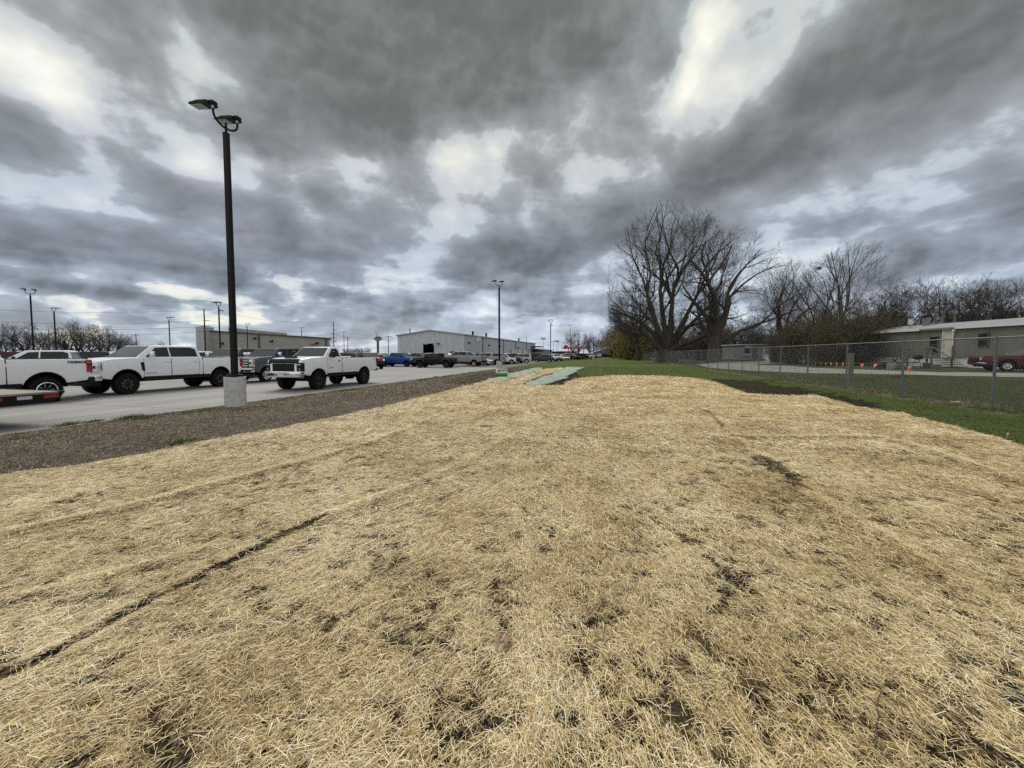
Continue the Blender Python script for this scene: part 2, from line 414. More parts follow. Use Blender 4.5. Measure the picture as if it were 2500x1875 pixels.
def mat_concrete():
    m, t, b = material('broom_concrete'); co = t.node('ShaderNodeTexCoord').outputs['Object']
    mp = t.node('ShaderNodeMapping', vector_type='POINT'); t.l.new(co, mp.inputs[0]); mp.inputs['Rotation'].default_value = (0, 0, math.atan(SL))
    u = mp.outputs[0]; ux, uy, _ = t.xyz(u)
    n1 = t.noise(t.vm('MULTIPLY', u, (1, .12, 1)), .9, 6, .6); n2 = t.noise(co, .22, 5, .6); n3 = t.noise(co, 40, 3, .6)
    c = t.ramp(n1, [(.3, (.20, .195, .182)), (.52, (.265, .26, .243)), (.7, (.325, .318, .298))])
    c = t.mix(t.mr(n2, .38, .66, 0, .5), c, (.160, .155, .145))
    c = t.mix(.12, c, n3, 'OVERLAY')
    def joint(q, per, w): 
        f = t.m('ABSOLUTE', t.m('SUBTRACT', t.m('FRACT', t.m('DIVIDE', q, per)), .5)); return t.mr(f, .5-w/per, .5-w*.4/per, 0, 1)
    j = t.m('MAXIMUM', joint(ux, 4.6, .05), joint(uy, 4.6, .05))
    c = t.mix(t.m('MULTIPLY', j, .85), c, (.10, .098, .09))
    # tyre scuffs along the lane and spots
    sc = t.mr(t.noise(t.vm('MULTIPLY', u, (2.6, .05, 1)), 1.0, 4, .6), .55, .72, 0, .28)
    c = t.mix(sc, c, (.16, .155, .145))
    t.put(b.inputs['Base Color'], c); b.inputs['Roughness'].default_value = .82
    bump(t, b, t.m('SUBTRACT', n3, j), .004); return m
def mat_asphalt():
    m, t, b = material('worn_asphalt'); co = t.node('ShaderNodeTexCoord').outputs['Object']
    n1 = t.noise(t.vm('MULTIPLY', co, (1, .3, 1)), .25, 6, .6); n2 = t.noise(co, 20, 4, .7)
    c = t.ramp(n1, [(.3, (.095, .088, .081)), (.6, (.14, .130, .120)), (.75, (.18, .168, .156))])
    c = t.mix(.3, c, n2, 'OVERLAY')
    t.put(b.inputs['Base Color'], c); b.inputs['Roughness'].default_value = .85; return m
def mat_gravel():
    m, t, b = material('gravel'); co = t.node('ShaderNodeTexCoord').outputs['Object']
    n1 = t.noise(co, 1.2, 6, .6); n2 = t.noise(co, 30, 5, .75)
    c = t.ramp(t.m('ADD', t.m('MULTIPLY', n1, .5), t.m('MULTIPLY', n2, .5)), [(.35, (.14, .13, .12)), (.5, (.235, .222, .205)), (.65, (.33, .315, .29))])
    t.put(b.inputs['Base Color'], c); b.inputs['Roughness'].default_value = .95; bump(t, b, n2, .03); return m
def mat_straw_base():
    m, t, b = material('straw_blanket'); co = t.node('ShaderNodeTexCoord').outputs['Object']
    r = t.noise(co, 1.2, 3, .6, col=True)
    s1 = t.noise(t.vm('MULTIPLY', t.vm('ADD', co, t.vm('SCALE', r, .3)), (1, .22, 1)), 70, 4, .7, .6)
    s2 = t.noise(t.vm('MULTIPLY', t.vm('ADD', co, t.vm('SCALE', r, .5)), (.25, 1, 1)), 65, 4, .7, .6)
    s = t.m('MAXIMUM', s1, s2)
    c = t.ramp(s, [(.50, (.016, .0155, .015)), (.58, (.075, .056, .030)), (.66, (.26, .195, .10)), (.76, (.48, .37, .20))])
    yy = t.xyz(co)[1]
    cover = t.m('ADD', t.mr(yy, 3, 13, 0, .7), t.mr(t.noise(co, 1.7, 4, .6), .4, .6, -.12, .12))
    far = t.ramp(t.noise(co, 26, 5, .75), [(.38, (.12, .09, .05)), (.48, (.43, .315, .15)), (.60, (.74, .57, .30))])
    c = t.mix(t.m('MULTIPLY', cover, 1.0, clamp=True), c, far)
    t.put(b.inputs['Base Color'], c); b.inputs['Roughness'].default_value = .95; b.inputs['Specular IOR Level'].default_value = .06
    bump(t, b, s, .03, 1); return m
def mat_straw():
    m, t, b = material('straw'); g = t.node('ShaderNodeNewGeometry'); co = t.node('ShaderNodeTexCoord').outputs['Object']
    big = t.noise(co, .9, 4, .6); k = t.m('ADD', g.outputs['Random Per Island'], t.m('MULTIPLY', t.m('SUBTRACT', big, .5), 1.3))
    c = t.ramp(k, [(0, (.17, .112, .048)), (.2, (.44, .30, .12)), (.5, (.75, .575, .275)), (.75, (.90, .745, .42)), (1, (.96, .89, .66))])
    t.put(b.inputs['Base Color'], c); b.inputs['Roughness'].default_value = .5; b.inputs['Specular IOR Level'].default_value = .45
    return m
def mat_blades(name, stops):
    m, t, b = material(name); g = t.node('ShaderNodeNewGeometry')
    t.put(b.inputs['Base Color'], t.ramp(g.outputs['Random Per Island'], stops)); b.inputs['Roughness'].default_value = .75
    b.inputs['Specular IOR Level'].default_value = .2; return m
def mat_green_mat():
    m, t, b = material('green_netting'); co = t.node('ShaderNodeTexCoord').outputs['Object']
    n = t.noise(co, 3, 5, .65); n2 = t.noise(co, 40, 3, .7)
    c = t.ramp(t.m('ADD', t.m('MULTIPLY', n, .6), t.m('MULTIPLY', n2, .4)), [(.36, (.11, .18, .135)), (.5, (.20, .295, .225)), (.66, (.36, .42, .30))])
    c = t.mix(t.mr(t.noise(co, 1.1, 4, .6), .5, .7, 0, .75), c, (.46, .44, .27))
    t.put(b.inputs['Base Color'], c); b.inputs['Roughness'].default_value = .75; bump(t, b, n2, .02); return m

M = {}
def ground():
    M['lawn'] = mat_lawn(); M['straw'] = mat_straw()
    # the one ground sheet
    vs = []; br = [-4000, -600, -60]+[v for v, _ in HB[1:-1]]+[60, 600, 4000]; ys = [-300, -20, 60, 200, 600, 4500]
    for y in ys:
        for v in br: x = SL*min(y, 800)+v if y < 4000 else v+SL*800; vs.append((SL*y+v, y, Hv(v)))
    n = len(br); fs = [(j*n+i, j*n+i+1, (j+1)*n+i+1, (j+1)*n+i) for j in range(len(ys)-1) for i in range(n-1)]
    mesh_np('ground', np.array(vs), np.array(fs), M['lawn'], kind='structure')
    E = -12.6
    sheet('parking_lot', [vy(E-.02, 40), vy(E-.02, 60), vy(E, 420), vy(-260, 420), vy(-260, 40)], .004, mat_asphalt(), kind='structure')
    sheet('concrete_lane', [vy(E, -60), vy(E, 49), vy(-120, 62), vy(-190, 62), vy(-190, -60)], .009, mat_concrete(), kind='structure')
    sheet('dirt_strip', rough([vy(E+.02, -20), vy(E+.02, 12), vy(E+.02, 30), vy(E+.03, 50), vy(-10.8, 46), vy(-9.8, 40), vy(-9.2, 30), vy(-7, 20), vy(-6, 8), vy(-6, -20)], .35, .05, 3), .006, mat_dirt(), kind='structure')
    soil = mat_soil(); M['soil'] = soil
    sheet('bare_soil', rough(gl([(1700, 925), (1760, 927), (1820, 929), (1868, 934), (1900, 944), (1960, 947), (1990, 954), (2040, 966), (2100, 979), (2160, 994), (2230, 1022), (2300, 1046), (2200, 1040), (2080, 1012), (1990, 1000), (1800, 990), (1690, 945)]), .25, .32, 5), .008, soil, kind='structure')
    sheet('bare_soil_seam', rough(gl([(1320, 965), (1335, 941), (1362, 933), (1408, 905), (1410, 915), (1440, 930), (1385, 938), (1370, 962)]), .3, .08, 6), .010, soil, kind='structure')
    sheet('soil_by_sign', rough(gl([(1080, 935), (1180, 905), (1240, 903), (1320, 903), (1240, 928), (1180, 942)]), .4, .15, 8), .009, soil, kind='structure')
    gm = mat_gravel()
    road = gl([(1700, 889), (1728, 898), (1850, 906), (1990, 911), (2240, 915), (2500, 920), (2700, 925), (2700, 915), (2500, 911.5), (2300, 908), (2100, 902), (1990, 898), (1930, 893), (1870, 891.5), (1830, 890.5), (1870, 888), (1960, 885), (2000, 880), (1900, 879), (1830, 882), (1760, 884)])
    sheet('gravel_road', rough(road, .6, .08, 9), .006, gm, kind='structure')
    # ------------------------------------------------ straw blanket
    out = gl([(0, 1035), (170, 1012), (340, 978), (480, 950), (620, 925), (760, 896), (880, 868), (1000, 838), (1060, 822), (1110, 806), (1150, 800), (1212, 795), (1222, 797), (1170, 812), (1120, 832), (1215, 835), (1235, 822), (1262, 817), (1330, 812), (1420, 813), (1500, 818), (1545, 826), (1590, 843), (1615, 852), (1700, 856), (1765, 856), (1850, 880), (1950, 896), (2100, 936), (2212, 968), (2400, 1020)], P2)
    out = [(out[0][0]-3.5, out[0][1]-3), ] + out + [(13, 1), (13, -4), (-10, -4)]
    P_ = np.array(out)
    st = .09; xs = np.arange(-11, 14, st); ysn = np.arange(-3, 44, st)
    # only rows that matter; beyond 26 m the blanket is a narrow tongue
    X, Y = np.meshgrid(xs, ysn); 
    jx = (fbm(X, Y, 2.2, 3, 5)-.5)*.3; jy = (fbm(X, Y, 2.2, 3, 9)-.5)*.3
    Z = Hn(X, Y) + .02 + bz(X, Y)
    cx = (X+jx)[:-1, :-1]+st/2; cy = (Y+jy)[:-1, :-1]+st/2
    keep = inpoly(cx, cy, out)
    hole = inpoly(cx, cy, GAPS) if GAPS else False
    idx = np.arange(X.size).reshape(X.shape)
    a = idx[:-1, :-1]; F = np.stack([a, a+1, a+1+X.shape[1], a+X.shape[1]], -1)[keep]
    used = np.unique(F); re = -np.ones(X.size, int); re[used] = np.arange(len(used))
    V = np.stack([X.ravel(), Y.ravel(), Z.ravel()], 1)[used]
    o = mesh_np('straw_blanket', V, re[F], mat_straw_base(), kind='structure'); o.data.shade_smooth()
    # ------------------------------------------------ loose straw on it
    Vs = []; Fs = []; base = 0
    for (y0, y1, dens, sc) in STRAW_LOD:
        area = (y1-y0)*26; n = int(area*dens)
        x = rng.uniform(-12, 14, n); y = rng.uniform(y0, y1, n)
        k = (np.abs(x) < 1.40*np.maximum(y, .6)+1.4) & inpoly(x + (fbm(x, y, 2.2, 3, 5)-.5)*.3, y + (fbm(x, y, 2.2, 3, 9)-.5)*.3, out)
        x = x[k]; y = y[k]
        k = rng.random(len(x)) < sdens(x, y); x = x[k]; y = y[k]; n = len(x)
        L = rng.lognormal(math.log(.048), .45, n).clip(.015, .15)*sc/2; w = rng.uniform(.0005, .0013, n)*sc
        big = rng.random(n) < .02; w[big] *= 1.9
        ang = rng.uniform(0, math.pi, n)
        al = rng.random(n) < .30                        # many lie along the roll
        ang = np.where(al, math.atan2(1, SL+.25)+rng.normal(0, .28, n)+np.where(x < 0, -.35, .55), ang)
        tilt = rng.normal(0, .09, n); up = rng.random(n) < .03; tilt[up] = rng.uniform(.2, .8 if sc < 1.2 else .35, up.sum())
        bend = rng.normal(0, .045, n)*L*2; kink = rng.random(n) < .10; bend[kink] *= 6
        z0 = Hn(x, y) + .024 + bz(x, y) + rng.random(n)**1.3*.019 + np.abs(np.sin(tilt))*L
        dx, dy, dz = np.cos(ang)*np.cos(tilt), np.sin(ang)*np.cos(tilt), np.sin(tilt)
        sx, sy = -np.sin(ang), np.cos(ang); roll = rng.normal(0, .45, n); rz = np.sin(roll); rc = np.cos(roll)
        pts = []
        for t_, bb in ((-1, 0), (0.1, 1), (1, 0)):
            for s_ in (-1, 1):
                wq = w*(1 if t_ > -1 else .7)
                pts.append(np.stack([x+dx*L*t_+sx*(bend*bb+s_*wq*rc), y+dy*L*t_+sy*(bend*bb+s_*wq*rc), z0+dz*L*t_+s_*wq*rz + (.004*bb)], 1))
        V = np.stack(pts, 1).reshape(-1, 3); q = np.arange(n)[:, None]*6 + base
        Fs.append(np.concatenate([q+np.array([0, 1, 3, 2]), q+np.array([2, 3, 5, 4])])); Vs.append(V); base += len(V)
    mesh_np('straw', np.concatenate(Vs), np.concatenate(Fs), M['straw'], label='loose golden straw strewn thickly over the dark soil', cat='straw', kind='stuff')
    # ------------------------------------------------ grass
    def blades(name, x, y, h, w, mat, lean=.35, off=0, **k):
        n = len(x); a = rng.uniform(0, 2*math.pi, n); l = rng.normal(0, lean, (n, 2))*h[:, None]; z = Hn(x, y)+off
        A = np.stack([x-np.cos(a)*w, y-np.sin(a)*w, z], 1); B = np.stack([x+np.cos(a)*w, y+np.sin(a)*w, z], 1)
        C = np.stack([x+l[:, 0], y+l[:, 1], z+h], 1); V = np.stack([A, B, C], 1).reshape(-1, 3)
        return mesh_np(name, V, np.arange(n*3).reshape(-1, 3), mat, **k)
    gx = []; gy = []; gh = []
    for (y0, y1, d, hh) in ((5, 12, 700, .032), (12, 22, 300, .045), (22, 45, 70, .06)):
        n = int(d*(y1-y0)*24); x = rng.uniform(-4, 34, n) if y0 > 20 else rng.uniform(2, 26, n); y = rng.uniform(y0, y1, n)
        v = x-SL*y; k = (v < 18) & ~inpoly(x, y, out) & (np.abs(x) < 1.4*y) & (rng.random(n) < fbm(x, y, 1.2, 3, 3)*1.4) & ((v > -4) | (y > 28)) & (v > -12)
        x = x[k]; y = y[k]; gx.append(x); gy.append(y); gh.append(rng.uniform(.5, 1.4, len(x))*hh*(1+.8*(np.abs(x-SL*y-9.9) < .35)))
    x = np.concatenate(gx); y = np.concatenate(gy); h = np.concatenate(gh)
    sl_ = inpoly(x, y, gl([(1700, 925), (1760, 927), (1868, 934), (1960, 947), (2100, 979), (2230, 1018), (2330, 1052), (2330, 1085), (2150, 1040), (1990, 1000), (1800, 990), (1690, 945)])); k = ~sl_ | (rng.random(len(x)) < .50)
    x, y, h = x[k], y[k], h[k]
    blades('grass', x, y, h, np.where(y > 20, .010, .0045), mat_blades('grass_blades', [(0, (.034, .052, .011)), (.5, (.072, .100, .021)), (.85, (.12, .145, .042)), (1, (.26, .22, .12))]), label='short green lawn grass between the straw and the fence', cat='grass', kind='stuff')
    # dead grass on the dirt strip
    n = 230000; y = rng.uniform(2.5, 40, n); y = np.where(rng.random(n) < .5, 2.5+(y-2.5)*.4, y); v = rng.uniform(-12.5, -5, n); x = SL*y+v
    k = ~inpoly(x, y, out) & (rng.random(n) < fbm(x, y, 2.4, 4, 3)*1.3-.1) & (np.abs(x) < 1.4*y); x = x[k]; y = y[k]; h = rng.uniform(.010, .036, len(x))*(1+y*.03)
    blades('dead_grass', x, y, h, np.where(y > 14, .010, .0038), mat_blades('dead_blades', [(0, (.06, .047, .033)), (.4, (.20, .16, .115)), (.75, (.38, .32, .23)), (.93, (.58, .50, .37)), (.96, (.06, .09, .02)), (1, (.07, .10, .03))]), lean=1.3, off=.006, label='matted dead grass and clods on the brown dirt strip', cat='dead grass', kind='stuff')
    # weeds along the concrete edge
    wx = []; wy = []; wh = []
    for i in range(34):
        Y = rnd.uniform(6, 40); c = (SL*Y-12.5+rnd.uniform(-.05, .9), Y); s = rnd.uniform(.05, .30); n = int(600*s)
        if i < 7: q = at(*[(165, 1039), (228, 1031), (322, 1020), (500, 1003), (840, 955), (600, 1000), (435, 1083)][i]); c = (q.x, q.y); s = (.17, .12, .20, .35, .35, .5, .12)[i]; n = 260
        wx.append(rng.normal(c[0], s*.5, n)); wy.append(rng.normal(c[1], s, n)); wh.append(rng.uniform(.03, .12, n)*min(1, s*6))
    x, y, h = map(np.concatenate, (wx, wy, wh))
    blades('weeds', x, y, h, np.full(len(x), .007), mat_blades('weed_blades', [(0, (.04, .06, .015)), (.6, (.08, .12, .03)), (1, (.2, .2, .08))]), lean=.6, label='green weeds sprouting along the edge of the concrete', cat='weeds', kind='stuff')
    # dry weeds at the fence foot
    wx = []; wy = []; wh = []
    for i in range(90):
        Y = rnd.uniform(7, 60); c = (SL*Y+9.95+rnd.uniform(-.1, .35), Y); s = rnd.uniform(.1, .4); n = int(300*s)
        wx.append(rng.normal(c[0], s*.5, n)); wy.append(rng.normal(c[1], s, n)); wh.append(rng.uniform(.04, .22, n)*rnd.uniform(.4, 1.3))
    x, y, h = map(np.concatenate, (wx, wy, wh))
    blades('dry_weeds', x, y, h, np.full(len(x), .006), mat_blades('dry_weed_blades', [(0, (.12, .09, .05)), (.6, (.26, .21, .13)), (1, (.4, .34, .22))]), lean=.5, label='dry tan weeds tangled along the foot of the chain link fence', cat='weeds', kind='stuff')
    # ------------------------------------------------ green erosion mats, each a cloth of its own
    def cloth(name, outl, lab, seed):
        pl = gl(outl); xs_ = [p[0] for p in pl]; ys_ = [p[1] for p in pl]; s = .22
        X, Y = np.meshgrid(np.arange(min(xs_)-s, max(xs_)+s, s), np.arange(min(ys_)-s, max(ys_)+s, s))
        J = (fbm(X, Y, .9, 3, seed)-.5)*.7
        Z = Hn(X, Y)+.045+.16*np.maximum(0, fbm(X, Y, 1.1, 4, seed)-.42)+.02*fbm(X, Y, 4, 2, seed)
        keep = inpoly(X[:-1, :-1]+s/2+J[:-1, :-1], Y[:-1, :-1]+s/2, pl)
        a = np.arange(X.size).reshape(X.shape)[:-1, :-1]; F = np.stack([a, a+1, a+1+X.shape[1], a+X.shape[1]], -1)[keep]
        used = np.unique(F); re = -np.ones(X.size, int); re[used] = np.arange(len(used))
        o = mesh_np(name, np.stack([X.ravel(), Y.ravel(), Z.ravel()], 1)[used], re[F], M['gmat'], label=lab, cat='erosion mat', group='green erosion mats by the yard sign'); o.data.shade_smooth()
        sd = o.modifiers.new('thickness', 'SOLIDIFY'); sd.thickness = .012
    M['gmat'] = mat_green_mat()
    z = lambda L: [(1200+x/7.37, 760+y/7.37) for x, y in L]
    cloth('erosion_mat', z([(-60, 1290), (-140, 1235), (60, 1215), (290, 1160), (560, 1075), (840, 1018), (960, 1032), (760, 1100), (520, 1185), (400, 1225), (220, 1262)]), 'pale green erosion mat between the yard sign and the straw', 21)
    cloth('erosion_mat', z([(540, 1335), (700, 1290), (900, 1195), (1120, 1120), (1280, 1060), (1370, 1010), (1660, 1012), (1560, 1075), (1400, 1175), (1210, 1265), (1010, 1335), (700, 1362)]), 'wide green erosion mat on the right side of the straw tongue', 33)

# seams where two rolls of blanket meet
S1 = gl([(-60, 1510), (0, 1480), (100, 1438), (200, 1382), (350, 1300), (520, 1215), (610, 1168), (700, 1130)], P2)
S1b = gl([(700, 1130), (850, 1075), (1000, 1010), (1100, 950)], P2)
S2 = gl([(-100, 1195), (0, 1170), (200, 1125), (480, 1052), (800, 962), (1000, 880), (1060, 850)], P2)
S3 = gl([(1430, 838), (1500, 880), (1540, 895), (1575, 940), (1610, 975), (1650, 1000), (1700, 1035), (1730, 1075), (1900, 1170), (2050, 1270), (2212, 1370), (2400, 1480)], P2)
S3g = gl([(1652, 1002), (1700, 1036), (1724, 1066)], P2)
S3h = gl([(1530, 893), (1565, 932)], P2)
S4 = gl([(1600, 950), (1900, 950), (2000, 976), (2212, 1052), (2400, 1130)], P2)
S6 = gl([(1150, 1700), (1200, 1330), (1262, 1100), (1305, 930), (1322, 830)], P2)
S7 = gl([(1900, 1500), (1720, 1300), (1560, 1120), (1450, 960), (1400, 850)], P2)
S5 = gl([(-60, 1330), (100, 1290), (290, 1240), (450, 1195)], P2)
off = lambda S, d: [(x+d*.4, y-d) for x, y in S]
S2o, S4o, S5o = off(S2, .10), off(S4, .13), off(S5, .09)
GAPS = None
BALD = [(1490, 1050, .30, .6), (1600, 1130, .2, .5), (1920, 1130, .10, .9), (2150, 1190, .10, .8), (1640, 1270, .2, .5), (340, 1600, .05, .9), (360, 1640, .06, .9), (1560, 1510, .10, .8), (1450, 1560, .08, .7), (2000, 1400, .15, .5), (950, 1290, .1, .5), (730, 1440, .06, .8), (1230, 1420, .07, .6), (1880, 1330, .12, .6), (1700, 1400, .12, .6), (1330, 1600, .07, .8), (1950, 1560, .10, .7),
        (640, 1160, .2, .3), (1230, 1500, .12, .6), (1060, 1330, .1, .5), (300, 1040, .5, .3), (820, 1000, .5, .25), (1800, 1600, .2, .6), (2120, 1560, .2, .6)]
BALDW = [(*at(a*P2, b*P2)[:2], r, k) for a, b, r, k in BALD]
def bz(x, y):
    z = .03*(fbm(x, y, .55, 3, 40)-.5) + .009*(fbm(x, y, 2.5, 3, 41)-.5)
    for S, a, w in ((S1, .030, .07), (S1b, .03, .10), (S2, .035, .09), (S3, .045, .11), (S4, .035, .10), (S5, .02, .07), (S6, .022, .10), (S7, .012, .08)):
        d, pos = polydist(x, y, S); z = z + a*np.exp(-(d/w)**2)*(.5+fbm(pos, pos*0, 1.5, 2, 3))
    for S in (S1, S3g, S3h):
        d, pos = polydist(x, y, S); z = z - .08*np.exp(-(d/.035)**2)
    return z
def sdens(x, y):
    n = fbm(x, y, 1.5, 4, 77); n2 = fbm(x, y, 5.5, 2, 78)
    n3 = fbm(x, y, 14, 2, 79); k = .84 + .55*(n-.5) + 1.0*(n2-.5) + 2.0*(n3-.5)
    k = k - .10*np.clip((3.6-y)/2.2, 0, 1) - .12*np.clip(x/3, 0, 1)*np.clip((8-y)/4, 0, 1)
    k = k + .35*np.clip((y-6)/6, 0, 1)
    for S, g, w in ((S1, 1.8, .06), (S3g, 2.2, .13), (S3h, 1.4, .06), (S2o, .6, .05), (S4o, .6, .06), (S5o, .5, .04)):
        d, pos = polydist(x, y, S); br = 1 if S in (S3g, S3h) else np.clip((fbm(pos, pos*0+3, 1.3 if S is S1 else .6, 2, 5)-(.32 if S is S1 else .48))*6, 0, 1)
        k = k - g*np.exp(-(d/(w*(.35+fbm(pos, pos*0, 2.5, 2, 8))))**2)*br
    for S in (S2, S3, S4, S1b, S5, S6):
        d, _ = polydist(x, y, S); k = k + .3*np.exp(-(d/.13)**2)
    for bx, by, r, a in BALDW:
        k = k - .48*a*np.exp(-(((x-bx)/(r*1.4))**2+((y-by)/r)**2)*(.6+fbm(x, y, 5, 2, 9)))
    return np.clip(k, .06, 1.1)
STRAW_LOD = [(.7, 2.8, 25000, .9), (2.8, 5.5, 14000, 1.2), (5.5, 9, 5200, 1.7), (9, 15, 1900, 2.6), (15, 27, 620, 4.2), (27, 46, 220, 5.5)]
ground()
# ---------------------------------------------------------------- vehicle materials
def mk_paint():
    m, t, b = material('car_paint'); oi = t.node('ShaderNodeObjectInfo'); co = t.node('ShaderNodeTexCoord').outputs['Object']
    dust = t.mr(t.m('ADD', t.xyz(co)[2], t.m('MULTIPLY', t.m('SUBTRACT', t.noise(co, 3, 4, .6), .5), .5)), .28, .62, .10, 0)
    t.put(b.inputs['Base Color'], t.mix(dust, oi.outputs['Color'], (.24, .21, .18)))
    t.put(b.inputs['Roughness'], t.m('ADD', .28, t.m('MULTIPLY', dust, .8)))
    b.inputs['Coat Weight'].default_value = .25; b.inputs['Coat Roughness'].default_value = .05
    b.inputs['Specular IOR Level'].default_value = .18; return m
def mk_glass():
    m, t, b = material('tinted_glass'); b.inputs['Base Color'].default_value = (.012, .016, .018, 1)
    b.inputs['Roughness'].default_value = .04; b.inputs['Specular IOR Level'].default_value = .38; return m
PAINT = mk_paint(); GLASS = mk_glass(); LENS2 = simple('smoked_lens', (.22, .20, .18), .2)
def mk_glass2():
    m, t, b = material('windshield_glass'); b.inputs['Base Color'].default_value = (.05, .062, .062, 1)
    b.inputs['Roughness'].default_value = .06; b.inputs['Specular IOR Level'].default_value = .5; return m
WSG = mk_glass2()
RUB = simple('tyre_rubber', (.011, .011, .012), .9, scale=30, spec=.15); BLK = simple('black_plastic', (.010, .010, .011), .6, scale=20, spec=.25)
SATB = simple('satin_black', (.006, .006, .007), .45, spec=.3); CHR = simple('chrome', (.72, .73, .75), .12, 1.0, var=.02)
RIMS = simple('machined_alloy', (.55, .56, .58), .3, .9, var=.05); RIMD = simple('gunmetal_rim', (.045, .047, .05), .35, .6)
REDL = simple('red_lens', (.33, .008, .010), .12, coat=1, var=.1); AMB = simple('amber_lens', (.7, .2, .02), .15, coat=1)
HLG = simple('headlight_lens', (.62, .64, .66), .08, .3, coat=1, var=.2); WHT = simple('plate_white', (.72, .74, .75), .4)
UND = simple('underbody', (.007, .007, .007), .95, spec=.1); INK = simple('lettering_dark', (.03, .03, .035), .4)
WELL = simple('wheel_liner', (.014, .013, .012), .95, spec=.1)

def wheel_proto(r, w, style):
    tb = MB(); n = 40; h = w/2; ri = r*.60
    tb.lathe([(ri, -h*.80), (r*.78, -h), (r*.93, -h*.96), (r, -h*.72), (r, h*.72), (r*.93, h*.96), (r*.78, h), (ri, h*.80), (ri, -h*.80)], n, 'Y')
    if r > .42:
        for k in range(n):                              # tread lugs
            a = 2*math.pi*(k+.5)/n
            for s in (-1, 1):
                tb.box((math.cos(a)*(r-.004), s*h*.78, math.sin(a)*(r-.004)), (.030, h*.34, .036), M=Matrix.Rotation(-a, 4, 'Y'))
    rb = MB(); dark = style in ('dark', 'lace')
    rb.cur = 0; rb.lathe([(ri*1.01, h*.82), (ri*.99, h*.86), (ri*.93, h*.80), (ri*.90, h*.25), (.0, h*.22)], 28, 'Y')
    rb.lathe([(ri*.26, h*.2), (ri*.25, h*.74), (ri*.2, h*.80), (0, h*.80)], 14, 'Y')
    rb.lathe([(ri*1.01, -h*.82), (ri*.85, -h*.5), (0, -h*.4)], 20, 'Y')
    ns = {'dark': 8, 'lace': 8, 'chrome': 8, 'silver': 6, 'star': 5}[style]
    for k in range(ns):
        a = 2*math.pi*k/ns
        for da in ((-.14, .14) if style in ('dark', 'star', 'silver') else (0,)):
            rb.cur = 0
            T = Matrix.Rotation(-(a+da), 4, 'Y') @ Matrix.Translation((ri*.58, h*.64, 0))
            rb.box((0, 0, 0), (ri*.72, h*.22, ri*(.11 if da else .26)), M=T) if False else rb.add(*boxM((ri*.74, h*.22, ri*(.12 if da else .27)), T))
            if style in ('dark', 'lace'):
                rb.cur = 1; rb.add(*boxM((ri*.40, .006, ri*(.03 if da else .05)), T @ Matrix.Translation((ri*.05, h*.125, ri*.04))))
    tb_m = tb; return tb_m, rb
def boxM(d, T):
    x, y, z = [q/2 for q in d]
    vs = [T @ Vector((sx*x, sy*y, sz*z)) for sz in (-1, 1) for sy in (-1, 1) for sx in (-1, 1)]
    return vs, [(0,2,3,1),(4,5,7,6),(0,1,5,4),(2,6,7,3),(0,4,6,2),(1,3,7,5)]
WHEELS = {}
def put_wheel(root, x, y, r, w, style):
    key = (r, w, style)
    if key not in WHEELS:
        tb, rb = wheel_proto(r, w, style)
        mats = {'dark': [SATB, RIMS], 'lace': [SATB, RIMS], 'chrome': [CHR, CHR], 'silver': [RIMS, RIMS], 'star': [RIMD, RIMS]}[style]
        a = tb.build('wheel', RUB, root, smooth=35); c = rb.build('rim', mats, a, smooth=35); WHEELS[key] = (a.data, c.data)
    else:
        a = bpy.data.objects.new('wheel', WHEELS[key][0]); link(a, root); c = bpy.data.objects.new('rim', WHEELS[key][1]); link(c, a)
    a.location = (x, y, r); a.rotation_euler = (0, rnd.uniform(0, 6), math.pi if y < 0 else 0)
    if y < 0: a.rotation_euler = (0, 0, math.pi)
    return a

